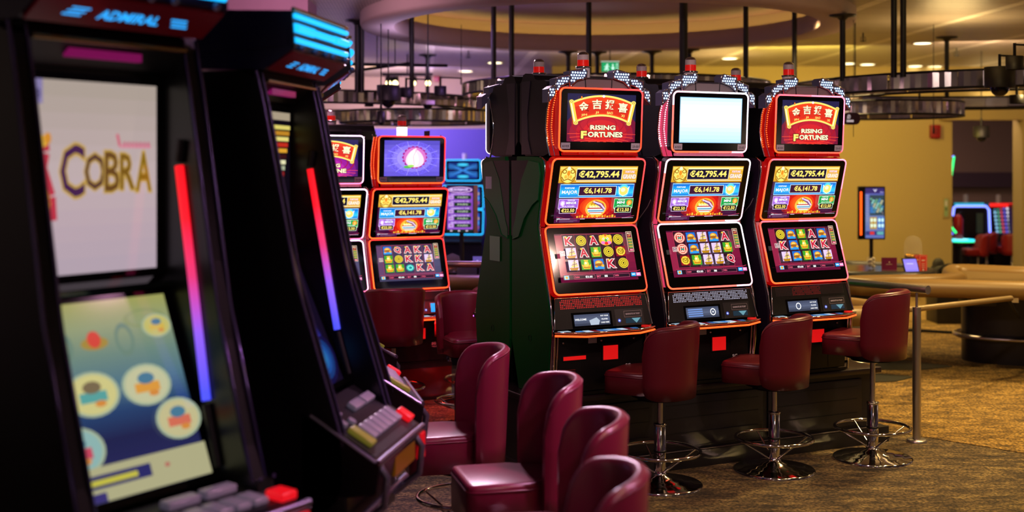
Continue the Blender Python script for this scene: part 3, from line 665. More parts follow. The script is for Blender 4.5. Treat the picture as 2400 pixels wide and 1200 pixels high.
def scr_map(c):
    c.grad(0, 0, 1, 1, ('#a4a45c', '#94a078', '#708c80', '#547888', '#284470', '#20244e', '#262858', '#1c2454'), 40)
    for u, v, r in ((.16, .22, .09), (.62, .22, .07)): c.ring(u, v, r, .09, .3, em('#6c8878'), 12)
    c.ell(.40, .22, .10, .035, em('#a88c3c'), 12); c.ell(.40, .20, .05, .045, em('#d84838'), 10)
    c.ring(.80, .12, .16, .05, .2, em('#8c9868'), 12)
    for u, v, ru, rv, c1, c2 in ((.88, .17, .115, .065, '#c8c070', '#d8b850'), (.30, .475, .19, .115, '#d4cc88', '#5aa4a0'), (.69, .475, .185, .11, '#c8c8a0', '#e09c40'), (.86, .68, .175, .11, '#c8c090', '#d87058'), (.10, .74, .19, .12, '#90b8b4', '#c84860')):
        c.ell(u, v, ru, rv, em('#a8b89c'), 22); c.ell(u, v, ru * .88, rv * .88, em(c1), 22)
        c.rect(u - ru * .5, v - rv * .1, u + ru * .5, v + rv * .35, em(c2)); c.ell(u, v - rv * .3, ru * .35, rv * .28, em('#7c6c50' if c2[1] == '5' else '#4c7c98'), 10); c.ell(u + ru * .2, v + rv * .45, ru * .22, rv * .15, em('#d88c40'), 8)
    c.rect(0, .83, 1, 1, em('#b4b088')); c.rect(.02, .87, .56, .935, em('#2c2c68')); c.line([(.10, .905), (.46, .905)], .03, em('#c8c048')); c.rect(.02, .955, .22, 1, em('#3c3474')); c.ell(.68, .90, .02, .012, em('#b86860'), 8)
def scr_reflection(c):  # bands of a reflection in the glass, painted as lit colour
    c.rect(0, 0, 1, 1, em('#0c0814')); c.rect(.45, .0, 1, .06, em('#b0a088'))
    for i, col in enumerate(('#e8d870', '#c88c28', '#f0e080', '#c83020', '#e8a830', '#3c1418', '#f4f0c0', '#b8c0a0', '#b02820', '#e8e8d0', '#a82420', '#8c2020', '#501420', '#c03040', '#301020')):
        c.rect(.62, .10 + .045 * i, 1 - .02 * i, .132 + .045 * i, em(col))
def scr_blue(c):
    c.rect(0, 0, 1, 1, em('#120a20')); c.radial(.72, .8, .3, .2, ('#141040', '#1c4c98', '#2878b8'), 5, 18)
def upright(label, loc, rz, upper, lower, group, text, lip=.80, foot=0.0, s=1.0):
    t = thing('upright_slot_machine', label, 'slot machine', loc, rz, group); t.scale = (s, s, s * (1.06 if s > 1 else 1))
    WG = [(p, max(z, foot)) for p, z in WING]; WG[3] = (.58, lip - .12); WG[4] = (.58, lip + .05)
    w = .31
    b = MB()
    for sx in (-1, 1): b.prism([(-p, z) for p, z in smooth_poly(WG, 1)], 'x', sx * .25, sx * w, mat('black_cabinet', '#08070c', .3))
    b.prism([(0, foot), (-.40, foot), (-.46, .58), (-.46, .9), (-.30, .97), (-.18, 1.46), (-.18, 2.13), (0, 2.13)], 'x', -.25, .25, mat('black_cabinet', '#08070c', .3))
    cb = b.build('cabinet', t)
    for sx in (-1, 1):
        e = MB(); ed = [(-p - .004, z) for p, z in WG[4:9]]
        e.tube([(sx * .305, y, z) for y, z in ed], .006, mat('violet_glint_chrome', '#5a5080', .2, .8), 8); e.tube([(sx * .256, y, z) for y, z in ed], .005, mat('violet_glint_chrome', '#5a5080', .2, .8), 8)  # chrome trim tinted violet, the highlights on it put into the colour
        e.build('wing_trim', cb)
        e = MB(); x = sx * .243
        e.tube([(x, -.275, 1.79), (x, -.385, 1.17)], .013, BAR, 8); e.build('led_bar', cb)
        e = MB(); e.tube([(x, -.285, 1.86), (x, -.275, 1.80)], .014, DARK, 8); e.build('bar_holder', cb); e = MB(); e.tube([(x, -.385, 1.16), (x, -.43, 1.0)], .013, DARK, 8); e.build('bar_holder', cb)
    def panel(name, z0, v0, z1, v1, sw, fn):
        h = math.hypot(z1 - z0, v1 - v0); up = Vector((0, -(v1 - v0) / h, (z1 - z0) / h)); n = Vector((1, 0, 0)).cross(up)
        b = MB(); b.keep = True; b.m = Matrix.Translation((0, -(v0 + v1) / 2, (z0 + z1) / 2)) @ Matrix((Vector((1, 0, 0)), up, n)).transposed().to_4x4()
        b.box(-.25, .25, -h / 2 - .01, h / 2 + .01, -.03, -.002, GLOSS)
        cv = Canvas(b, (0, 0, -.001), (1, 0, 0), (0, 1, 0), sw, h - .02, .0004); fn(cv); return b.build(name, cb)
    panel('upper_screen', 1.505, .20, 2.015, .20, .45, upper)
    panel('lower_screen', .975, .42, 1.455, .225, .45, lower)
    b = MB(); b.prism([(-.19, 1.48), (-.235, 1.465), (-.245, 1.48), (-.2, 1.50)], 'x', -.25, .25, GLOSS); b.build('screen_divider', cb); b = MB(); b.prism([(-.18, 2.04), (-.2, 2.04), (-.29, 2.10), (-.27, 2.14), (-.18, 2.14)], 'x', -.25, .25, DARK)
    b.tube([(-.25, -.292, 2.10), (.25, -.292, 2.10)], .008, mat('brass_trim', '#a08c60', .2, 1), 8)
    b.box(-.12, .12, -.262, -.24, 2.06, 2.085, em('#901460', .6)); b.build('header', cb)
    # top box
    b = MB(); pr = [(-.05, 2.14), (-.30, 2.135), (-.41, 2.205), (-.40, 2.335), (-.05, 2.345)]
    b.prism(pr, 'x', -.30, .30, mat('navy_box', '#14123c', .3)); b.prism([(-.06, 2.19), (-.39, 2.215), (-.385, 2.325), (-.06, 2.335)], 'x', -.305, .305, mat('navy_box', '#14123c', .3))
    b.prism([(-.31, 2.138), (-.40, 2.198), (-.405, 2.192), (-.315, 2.132)], 'x', -.29, .29, mat('dark_red_panel', '#500a16', .25, 0, .03, '#c01428'))
    b.tube([(-.3, -.405, 2.34), (.3, -.405, 2.34)], .008, mat('brass_trim', '#a08c60', .2, 1), 8)
    tb = b.build('top_box', t)
    b = MB(); cy = led('#18b4ff', 1.6)
    for z, h, x0, x1 in ((2.318, .009, -.29, .29), (2.277, .016, -.29, -.10), (2.277, .013, -.09, .12), (2.277, .015, .13, .29), (2.235, .010, -.29, .29)):
        b.tube([(x0, -.408, z), (x1, -.408, z)], h, cy, 10)
    b.build('blue_tubes', tb)
    b = MB(); n = Vector((0, -.56, -.83)).normalized(); up = Vector((0, -.83, .56)).normalized()
    cv = Canvas(b, (0, -.357, 2.160), (1, 0, 0), up, .40, .05); m = led('#28a8ff', 1.3)
    for q in (-1, 1):
        for i in range(3): cv.rect(.5 + q * .40 - .07 + .02 * i * q, .2 + .25 * i, .5 + q * .40 + .07 + .02 * i * q, .33 + .25 * i, m)
    cv.text(text, .5, .5, .7, m, .5, .03); b.build('name_sign', tb)
    b = MB()
    for x in (-.24, -.1, .02, .10, .25): b = MB(); b.sphere((x, -.418, 2.208), .012, mat('lamp_cap', '#8c88b0', .2), 10, 6); b.build('lamp_cap', tb)
    # button deck
    b = MB(); b.prism([(-.44, .955), (-.70, lip), (-.715, lip - .015), (-.70, lip - .11), (-.60, lip - .125), (-.44, lip - .125)], 'x', -w, w, mat('black_cabinet', '#08070c', .3))
    b.prism([(-.45, .958), (-.69, lip + .010), (-.69, lip + .005), (-.45, .952)], 'x', -.28, .28, DARK)
    dk = b.build('button_deck', t)
    b = MB(); b.tube([(-w, -.708, lip - .003), (w, -.708, lip - .003)], .011, mat('lip_metal', '#8c88a4', .25, .9), 10); b.tube([(-w, -.70, lip - .003), (-w, -.47, .95)], .008, mat('lip_metal', '#8c88a4', .25, .9), 8); b.build('lip_trim', dk)
    up = Vector((0, .24, .948 - lip)).normalized(); n = Vector((1, 0, 0)).cross(up)
    b = MB(); b.m = Matrix.Translation((0, -.575, (.958 + lip) / 2 + .003)) @ Matrix((Vector((1, 0, 0)), up, n)).transposed().to_4x4()
    gm = mat('button_grey', '#8c8494', .25, 0, .10, '#a498b8')
    for i in range(6): b.box(-.155 + .062 * i, -.103 + .062 * i, -.085, -.01, 0, .018, gm, .005)
    for i in range(2): b.box(-.02 + .13 * i, .09 + .13 * i, .045, .085, 0, .022, gm, .006)
    b.build('play_buttons', dk)
    b2 = MB(); b2.m = b.m; b2.box(-.235, -.18, -.10, -.0, 0, .02, mat('yellow_button', '#8c8834', .3, 0, .12, '#c8c048'), .005); b2.build('yellow_button', dk)
    b2 = MB(); b2.m = b.m; b2.box(.225, .285, -.115, -.05, 0, .024, mat('red_lit_button', '#8c0c10', .3, 0, .8, '#f01420'), .006); b2.build('red_button', dk)
    b2 = MB(); b2.m = b.m
    for x, y in ((-.22, .08), (-.15, .075), (-.2, .03), (-.13, .02), (-.27, .05)): b2.cyl((x, y, 0), .016, .012, gm, 14)
    b2.build('round_buttons', dk)
    b = MB(); b.box(.24, .30, -.722, -.70, lip - .12, lip - .02, mat('red_lit_button', '#8c0c10', .3, 0, .45, '#f01420'), .004); b.build('red_corner', dk)
    b = MB(); b.box(-.10, .17, -.713, -.70, lip - .10, lip - .03, mat('amber_window', '#5c3808', .3, 0, .10, '#c87818')); b.build('amber_window', dk)
    for x in (-.27, .21):
        b = MB(); b.tube([(x, -.70, lip - .02), (x, -.73, lip - .06), (x, -.72, lip - .16), (x, -.62, lip - .24)], .014, mat('lip_metal', '#8c88a4', .25, .9), 10); b.build('front_bracket', t)
    b = MB(); b.box(-w, w, -.60, -.44, .50, lip - .12, mat('black_cabinet', '#08070c', .3), .01); b.tube([(-w, -.64, lip - .2), (w, -.64, lip - .2)], .012, mat('lip_metal', '#8c88a4', .25, .9), 10)
    b.box(-w, w, -.52, -.40, foot + .02, .56, mat('black_cabinet', '#08070c', .3), .01); ld = b.build('lower_door', t)
    b = MB(); b.prism([(-.52, .50), (-.62, .44), (-.62, .40), (-.52, .30)], 'x', -.14, .14, mat('clear_tray', '#a8b0b8', .15, .5)); b.cyl((-.24, -.53, .5), .02, .01, CHROME, 14); b.build('coin_tray', ld)
    return t
# ------------------------------------------------------------------ swivel stool with a wrapped back (origin: floor; faces -y)
def stool(label, loc, rz, lift=0, group=None, leather=None, name='swivel_stool', base=True, high=False, sc=1.0):
    t = thing(name, label, 'stool', loc, rz, group); lm = leather or LEATHER; t.scale = (sc, sc, sc)
    zb, H = .510 + lift, .93 + lift
    zs = zb + .145
    if high: zb, zs = .34, .53
    WR = 88 if high else 96
    a0_, d0_ = (.165, .145) if high else (.145, .145); bm = bmesh.new()
    plan = [(-.19, -.04), (-.19, -.26), (-.18, -.29), (-.15, -.30), (.15, -.30), (.18, -.29), (.19, -.26), (.19, -.04)] + [(a0_ * cos(q), d0_ * sin(q)) for q in [pi * k / 12 for k in range(13)]]
    if not high: plan = [(x, y + .03 if y < -.2 else y) for x, y in plan]
    fc = bm.faces.new([bm.verts.new((x, y, zs - .125 - .05 * high)) for x, y in plan]); ex = bmesh.ops.extrude_face_region(bm, geom=[fc]); tv = [g for g in ex['geom'] if isinstance(g, bmesh.types.BMVert)]
    bmesh.ops.translate(bm, vec=(0, 0, .125 + .05 * high), verts=tv); top = [e for e in bm.edges if all(v in tv for v in e.verts)]
    bmesh.ops.bevel(bm, geom=top, offset=.022, segments=3, profile=.5, affect='EDGES'); b = MB(); b.bm(bm, lm, True)
    st = b.build('seat', t)
    b = MB(); b.tube([(x, y, zs - .027) for x, y in plan], .004, lm, 6, True); b.build('piping', st)
    b = MB(); N = 36; rows = []
    for i in range(N + 1):
        s = -1 + 2 * i / N; ph = s * R(WR); q = abs(s)
        e = max(0, (q - (.66 if high else .68)) / (.34 if high else .32)); drop = (.14 if high else .13) * (1 - math.sqrt(max(0, 1 - e * e))) + (.05 if high else .03) * q * q
        up = .05 * (1 - math.sqrt(max(0, 1 - e * e)))
        zt = H - drop; z0 = zb + up; th = .024 * (1 - .35 * e ** 6)
        row = []
        def pt(off, z):
            f = (z - zb) / (H - zb); a = ((.20 if high else .19) + .02 * f + off); d = (.175 + .025 * f + off)
            return (a * sin(ph) * (1 if q < .999 else 1), .0 + d * cos(ph) * (1 if cos(ph) > 0 else .9) + .0, z)
        for k in range(5): row.append(pt(th * sin(-pi / 2 + pi / 2 * (k / 4)) if False else th, z0 + (zt - .03 - z0) * k / 4))
        for k in range(1, 7): a = pi * k / 7; row.append(pt(th * cos(a), zt - .03 + .03 * sin(a)))
        for k in range(5): row.append(pt(-th, zt - .03 + (z0 - (zt - .03)) * k / 4))
        rows.append(row)
    L = len(rows[0]); v = [p for r in rows for p in r]
    f = [(i * L + k, i * L + (k + 1) % L, (i + 1) * L + (k + 1) % L, (i + 1) * L + k) for i in range(N) for k in range(L)]
    b.add(v, f, lm, True); b.add(rows[0], [list(range(L))], lm); b.add(rows[-1], [list(range(L))[::-1]], lm)
    bk = b.build('backrest', t)
    b = MB(); b.tube([r[5] for r in rows[1:-1]], .0035, lm, 6); b.build('piping', bk)
    if base:
        b = MB(); b.cyl((0, 0, zb - .02), .13, .04, BLACK, 24); b.cyl((0, 0, zb + .0), .17, .02, BLACK, 24); b.build('swivel_plate', t)
        b = MB(); b.cyl((0, 0, .30), .016, zb - .02 - .30, STEEL, 16); cl = b.build('column', t)
        b = MB(); b.lathe([(.034, .04), (.034, .335), (.031, .338), (.038, .340), (.038, .352), (.017, .355)], CHROME, (0, 0, 0), 24); b.lathe([(.0345, .19), (.037, .192), (.037, .20), (.0345, .202)], BLACK, (0, 0, 0), 24); b.build('sleeve', cl)
        b = MB(); b.tube([(.225 * cos(a), .225 * sin(a), .195) for a in [2 * pi * i / 40 for i in range(40)]], .011, CHROME, 10, True); fr = b.build('foot_ring', t)
        for k in range(4):
            a = pi / 4 + pi / 2 * k; b = MB(); b.tube([(.032 * cos(a), .032 * sin(a), .075), (.215 * cos(a), .215 * sin(a), .188)], .0055, CHROME, 8); b.build('strut', fr)
        b = MB(); b.lathe([(.24, 0), (.24, .012), (.232, .017), (.19, .018), (.18, .026), (.135, .028), (.125, .037), (.085, .04), (.075, .052), (.045, .06), (.036, .075), (.033, .09)], CHROME, (0, 0, 0), 48); b.build('base', t)
    return t
# ------------------------------------------------------------------ room
def nodes(name, rough=.6, metal=0):
    m = bpy.data.materials.new(name); m.use_nodes = True; N = m.node_tree.nodes; L = m.node_tree.links; b = N['Principled BSDF']
    b.inputs['Roughness'].default_value = rough; b.inputs['Metallic'].default_value = metal
    t = N.new('ShaderNodeTexCoord'); mp = N.new('ShaderNodeMapping'); L.new(t.outputs['Object'], mp.inputs[0]); return m, N, L, b, mp
def ramp(N, pts):
    c = N.new('ShaderNodeValToRGB'); E = c.color_ramp.elements
    E[0].position = pts[0][0]; E[0].color = (*lin(pts[0][1]), 1); E[1].position = pts[-1][0]; E[1].color = (*lin(pts[-1][1]), 1)
    for p, q in pts[1:-1]: e = E.new(p); e.color = (*lin(q), 1)
    return c
m, N, L, b, mp = nodes('patterned_carpet', .95)
mp.inputs['Rotation'].default_value = (0, 0, R(18)); mp.inputs['Scale'].default_value = (2.2, 5, 1)
n1 = N.new('ShaderNodeTexNoise'); n1.inputs['Scale'].default_value = 2.0; n1.inputs['Detail'].default_value = 12; n1.inputs['Roughness'].default_value = .80; n1.inputs['Distortion'].default_value = .25; L.new(mp.outputs[0], n1.inputs['Vector'])
c = ramp(N, [(.36, '#1e1610'), (.46, '#50402a'), (.54, '#7a6440'), (.64, '#a08a58')]); L.new(n1.outputs['Fac'], c.inputs[0])
n3 = N.new('ShaderNodeTexNoise'); n3.inputs['Scale'].default_value = 55; n3.inputs['Detail'].default_value = 3; t2 = N.new('ShaderNodeTexCoord'); L.new(t2.outputs['Object'], n3.inputs['Vector'])
mx = N.new('ShaderNodeMix'); mx.data_type = 'RGBA'; mx.blend_type = 'MULTIPLY'; mx.inputs[0].default_value = .8; L.new(c.outputs[0], mx.inputs[6])
c3 = ramp(N, [(.40, '#303030'), (.6, '#ffffff')]); L.new(n3.outputs['Fac'], c3.inputs[0]); L.new(c3.outputs[0], mx.inputs[7]); L.new(mx.outputs[2], b.inputs['Base Color'])
bp = N.new('ShaderNodeBump'); bp.inputs['Strength'].default_value = .35; bp.inputs['Distance'].default_value = .006; L.new(n3.outputs['Fac'], bp.inputs['Height']); L.new(bp.outputs[0], b.inputs['Normal'])
CARPET = m
GOLDC = m.copy(); GOLDC.name = 'gold_carpet'; _r = [n for n in GOLDC.node_tree.nodes if n.type == 'VALTORGB'][0].color_ramp.elements
for _i, _h in enumerate(('#4c3a1a', '#80622c', '#a88440', '#c8a458')): _r[_i].color = (*lin(_h), 1)
m, N, L, b, mp = nodes('metal_ceiling_panels', .42, .25)
mp.inputs['Rotation'].default_value = (0, 0, R(-4))
sx = N.new('ShaderNodeSeparateXYZ'); L.new(mp.outputs[0], sx.inputs[0])
def band(out, period, width):
    d = N.new('ShaderNodeMath'); d.operation = 'DIVIDE'; d.inputs[1].default_value = period; L.new(out, d.inputs[0])
    f = N.new('ShaderNodeMath'); f.operation = 'FRACT'; L.new(d.outputs[0], f.inputs[0]); g = N.new('ShaderNodeMath'); g.operation = 'LESS_THAN'; g.inputs[1].default_value = width / period; L.new(f.outputs[0], g.inputs[0]); return g.outputs[0]
g1 = band(sx.outputs['X'], 1.35, .11); g2 = band(sx.outputs['Y'], .42, .012); g3 = band(sx.outputs['X'], .03, .012); g4 = band(sx.outputs['Y'], .03, .012)
mm = N.new('ShaderNodeMath'); mm.operation = 'MULTIPLY'; L.new(g3, mm.inputs[0]); L.new(g4, mm.inputs[1])
a1 = N.new('ShaderNodeMix'); a1.data_type = 'RGBA'; a1.inputs[6].default_value = (*lin('#a89c94'), 1); a1.inputs[7].default_value = (*lin('#5c5450'), 1); L.new(mm.outputs[0], a1.inputs[0])
a2 = N.new('ShaderNodeMix'); a2.data_type = 'RGBA'; L.new(g1, a2.inputs[0]); L.new(a1.outputs[2], a2.inputs[6]); a2.inputs[7].default_value = (*lin('#d0c8c0'), 1)
a3 = N.new('ShaderNodeMix'); a3.data_type = 'RGBA'; L.new(g2, a3.inputs[0]); L.new(a2.outputs[2], a3.inputs[6]); a3.inputs[7].default_value = (*lin('#4c4440'), 1); L.new(a3.outputs[2], b.inputs['Base Color'])
CEILM = m
def plaster(name, col):
    m, N, L, b, mp = nodes(name, .8); n = N.new('ShaderNodeTexNoise'); n.inputs['Scale'].default_value = 60; L.new(mp.outputs[0], n.inputs['Vector'])
    b.inputs['Base Color'].default_value = (*lin(col), 1); u = N.new('ShaderNodeBump'); u.inputs['Strength'].default_value = .15; u.inputs['Distance'].default_value = .004; L.new(n.outputs['Fac'], u.inputs['Height']); L.new(u.outputs[0], b.inputs['Normal']); return m
WALLY = plaster('ochre_wall_paint', '#b09868'); WALLB = plaster('beige_wall_paint', '#a8927c'); WALLV = plaster('violet_lit_plaster', '#5448a0'); WALLM = plaster('mauve_wall_paint', '#8c6478'); WALLR = plaster('taupe_wall_paint', '#94807c'); SOFF = plaster('coffer_plaster', '#a48c88')
def struct(name, b, **k): return tag(b.build(name, **k), kind='structure')
b = MB(); b.box(-9, 12, -8, 26, -.1, 0, CARPET); struct('floor', b)
P = [atz(2035, 1003, 0), atz(2400, 1063, 0)]; e_ = (P[1] - P[0]).normalized(); P = [P[0] + Vector((-.4, .9, 0)), P[0] + Vector((-.12, .1, 0)), P[0], P[1], P[1] + e_ * 4, Vector((11.9, 18.3, 0)), Vector((1.0, 18.3, 0)), Vector((1.0, 10.0, 0))]
b = MB(); b.prism([(p.x, p.y) for p in P], 'z', .0005, .004, GOLDC); struct('floor_gold', b)
# ceiling with the round coffer cut out of it
CX, CY, RO = .93, 12.35, 2.42
bm = bmesh.new(); NV = 64
ov = [bm.verts.new(p) for p in ((-9, -8, CEIL), (12, -8, CEIL), (12, 26, CEIL), (-9, 26, CEIL))]
cv_ = [bm.verts.new((CX + RO * cos(2 * pi * i / NV), CY + RO * sin(2 * pi * i / NV), CEIL)) for i in range(NV)]
E_ = [bm.edges.new((ov[i], ov[(i + 1) % 4])) for i in range(4)] + [bm.edges.new((cv_[i], cv_[(i + 1) % NV])) for i in range(NV)]
bmesh.ops.triangle_fill(bm, edges=E_, use_beauty=True)
b = MB(); b.bm(bm, CEILM); b.box(-9, 12, -8, 26, CEIL + .3, CEIL + .4, SOFF); struct('ceiling', b)
b = MB()
b.lathe([(RO + .02, .0), (RO + .02, -.10), (RO, -.13), (RO - .30, -.13), (RO - .31, -.12), (RO - .31, .05), (RO - .29, .05), (RO - .29, .0)], SOFF, (CX, CY, CEIL), 96)
b.lathe([(RO - .29, .0), (RO - .04, .0), (RO - .04, .20)], SOFF, (CX, CY, CEIL), 96)
b.lathe([(RO - .04, .20), (.001, .21)], mat('mauve_coffer_top', '#8c6c84', .7), (CX, CY, CEIL), 96)
cof = struct('ceiling_coffer', b)
b = MB(); b.tube([(CX + (RO - .20) * cos(a), CY + (RO - .20) * sin(a), CEIL + .022) for a in [2 * pi * i / 96 for i in range(96)]], .014, led('#ffe068', 12), 8, True)
tag(b.build('cove_light'), 'hidden ring of yellow cove light inside the round ceiling coffer', 'cove light')
# back walls, doorway to the second room
YB = 18.4; DX0, DX1, DZ = 6.59, 7.60, 2.44
b = MB(); b.box(.6, DX0, YB, YB + .25, 0, CEIL, WALLY); struct('wall_back', b)
b = MB(); b.box(DX0, DX1, YB, YB + .25, 2.78, CEIL, WALLY); b.box(DX0 - .2, DX1 + .05, YB - .18, YB + .1, DZ + .05, DZ + .2, WALLY); struct('wall_header', b)
b = MB(); b.box(DX1, 12, YB - .1, YB + .25, 0, CEIL, WALLY); struct('wall_right', b)
b = MB(); b.box(-9, .6, 20.6, 20.85, 0, CEIL, WALLB); struct('wall_left', b)
b = MB(); b.box(-6.5, .55, 20.2, 20.4, 0, 2.42, WALLV); struct('wall_low', b)  # violet light on this low wall is put into its plaster colour
b = MB(); b.box(4.5, 12, 25.2, 25.4, 0, CEIL, WALLR); b.box(4.6, 12, 25.0, 25.2, 1.38, 1.68, mat('dusky_band', '#4c3c54', .7)); b.box(4.5, 4.6, YB + .25, 25.2, 0, CEIL, WALLR); struct('wall_far', b)
# mauve pillar behind the near machines
p0 = at(500, 0, 11); p1 = at(742, 0, 11.5)
b = MB(); b.box(p0.x, p1.x, 11.0, 11.5, 0, CEIL, WALLM); struct('wall_pillar', b)
lamp('AREA', (-1.6, 9.6, 3.0), 20, (1, .5, .75), .5, (-2.1, 11.0, 2.6))
lamp('AREA', (DX0 + .5, YB + .9, 3.2), 30, (1, .72, .45), .8, (DX0 + .5, YB + .5, 0))
lamp('AREA', (7.0, 22.5, 3.2), 50, (1, .6, .45), 1.5, (7.0, 23, 0))
lamp('AREA', (DX0 + .6, YB - .05, 2.72), 4, (1, .8, .4), .5, (DX0 + .6, YB + .1, 3.2), sy=.1)
lamp('AREA', (-1.6, 18.2, 2.9), 130, (.36, .26, 1), 1.5, (-1.6, 20.2, 1.2))
lamp('AREA', (-2.0, 18.4, 2.7), 60, (1, .68, .45), 1.2, (-2.0, 20.6, 3.0))
lamp('AREA', (3.6, 15.2, 3.1), 150, (1, .78, .12), 1.2, (4.2, 18.4, 1.0))
lamp('AREA', (5.6, 14.6, 3.1), 60, (1, .66, .34), 1.0, (6.4, 18.4, 1.4))

# ------------------------------------------------------------------ ceiling fittings
def downlight(px, py, label, r=.1):
    p = atz(px, py, CEIL); t = thing('ceiling_downlight', label, 'ceiling light', (p.x, p.y, CEIL), 0, 'round downlights in the ceiling')
    b = MB(); b.lathe([(r * 1.25, -.001), (r * 1.25, -.012), (r, -.012), (r * .95, -.004)], mat('white_trim', '#c8bca8', .5), (0, 0, 0), 24); b.build('trim_ring', t)
    b = MB(); b.cyl((0, 0, -.010), r * .96, .006, led('#fff0c0', 5), 20); b.build('lens', t)
for px, py, l in ((1092, 166, 'downlight left of the black pole over the lit beacons'), (1160, 146, 'small downlight seen past the pole left of the big coffer'), (878, 184, 'downlight above the left mirrored ring, left end'),
                  (2162, 100, 'largest bright downlight, right of the coffer'), (1710, 136, 'downlight below the right half of the coffer rim'), (1988, 148, 'leftmost of the four small far downlights right of the machines'),
                  (2033, 150, 'small far downlight just right of the leftmost one beyond the thick pole'), (2145, 154, 'small far downlight under the big bright one'), (2190, 155, 'small far downlight right of the hanging cable')):
    downlight(px, py, l, .105)
def circ(px, c, r, far):
    k = (px - 1200) / FPX; A = k * k + 1; B = -2 * (k * c[0] + c[1]); C = c[0] ** 2 + c[1] ** 2 - r * r; D = max(B * B - 4 * A * C, 0) ** .5
    Y = (-B + (D if far else -D)) / (2 * A); return Vector((k * Y, Y, 0))
MIR = mat('mirror_band', '#e8e0dc', .14, 1)
def band_ring(name, label, c, r, z, h, a0=0, a1=2 * pi, segs=44):
    t = thing(name, label, 'hanging ring', (c[0], c[1], z), 0, 'mirrored rings hanging from the ceiling')
    b = MB()
    for k in range(segs):
        a = a0 + (a1 - a0) * k / segs; e = a0 + (a1 - a0) * (k + .97) / segs; w = r + .012 * ((k * 7) % 3 - 1)
        m = MIR; q = [((w + (0, .011, -.004, .014, .002, .009, 0)[(j + (k % 3) * (0 < j < 6)) % 7 if 0 < j < 6 else 0]) * cos(a + (e - a) * j / 6), (w + (0, .011, -.004, .014, .002, .009, 0)[(j + (k % 3) * (0 < j < 6)) % 7 if 0 < j < 6 else 0]) * sin(a + (e - a) * j / 6)) for j in range(7)] + [ ((w - .02) * cos(e), (w - .02) * sin(e)), ((w - .02) * cos(a), (w - .02) * sin(a))]
        b.prism(q, 'z', 0, h, m)
    b.build('mirror_band', t)
    for zz, nm in ((-.008, 'lower_rim'), (h + .008, 'upper_rim')):
        b = MB(); n = 72; b.tube([(r * cos(a0 + (a1 - a0) * i / n), r * sin(a0 + (a1 - a0) * i / n), zz) for i in range(n)], .012, DARK, 6, a1 - a0 > 6.2); b.build(nm, t)
    return t
RR = ((4.9 * 1.0, 12.1), 2.15, 2.47); LR = ((-2.52, 14.7), 2.28, 2.46); MR = ((1.1, 13.1), 1.62, 2.56)
band_ring('mirrored_ring', 'large upper mirrored ring hung at the right over the tables', RR[0], RR[1], RR[2], .125)
band_ring('mirrored_ring', 'smaller mirrored ring inside the large right one, hung lowest', (3.95, 12.9), .75, 2.33, .12, segs=20)
band_ring('mirrored_ring', 'middle mirrored ring of the right cluster, between upper and lowest', (4.9, 12.35), 1.7, 2.48, .10)
band_ring('mirrored_ring', 'large mirrored ring hung at the left under the violet ceiling', LR[0], LR[1], LR[2], .11)
band_ring('mirrored_ring', 'smaller mirrored ring inside the left one, hung lower', (-1.1, 14.0), .85, 2.30, .11, segs=22)
band_ring('mirrored_ring', 'mirrored ring in the middle, mostly behind the red-and-clear beacons', MR[0], MR[1], MR[2], .10)
poles = ((837, LR, 0), (848, LR, 0), (965, LR, 0), (1002, LR, 1), (1157, MR, 0), (1199, MR, 0), (1332, MR, 1), (1380, MR, 0), (1400, MR, 1), (1528, MR, 1), (1602, MR, 0), (1616, MR, 1), (1748, MR, 0), (1862, MR, 1), (1975, RR, 0), (2095, RR, 0), (2117, RR, 0), (2219, RR, 1))
pw = ['leftmost thin black pole above the left mirrored ring', 'black pole just right of the leftmost one', 'black pole above the square lamp shades of the left ring', 'short black pole right of the square shades', 'tall black pole over the back of the left cabinet', 'tall black pole right above the dark cabinet crest',
      'short black pole behind the leftmost clear beacon', 'thick black pole straight above the beacon of machine 6103', 'black pole left of the green exit sign', 'black pole above the second clear beacon of the back row', 'black pole left of the beacon on machine 6102', 'thinner black pole behind the one left of beacon 6102',
      'black pole above the third clear beacon of the back row', 'black pole above the beacon of machine 6101', 'tall thick black pole at the right rim of the coffer', 'left one of the paired black poles over the right ring', 'right one of the paired black poles over the right ring', 'short black pole at the far right, behind the big downlight']
for (px, (c, r, z), far), l in zip(poles, pw):
    p = circ(px, c, r, far)
    inr = math.hypot(p.x - CX, p.y - CY) < RO; onr = inr and math.hypot(p.x - CX, p.y - CY) > RO - .32
    top = CEIL - .13 if onr else (CEIL + .20 if inr else CEIL)
    t = thing('hanging_pole', l, 'pole', (p.x, p.y, z + .10), 0, 'black poles holding the mirrored rings')
    b = MB(); b.cyl((0, 0, 0), .026 if px != 1602 else .04, top - z - .10, ROD, 14); b.build('rod', t)
    b = MB(); b.cyl((0, 0, top - z - .125), .03, .0, ROD, 8) if False else b.lathe([(.12, top - z - .10), (.12, top - z - .112), (.05, top - z - .125), (.026, top - z - .15)], ROD, (0, 0, 0), 20); b.build('ceiling_flange', t)
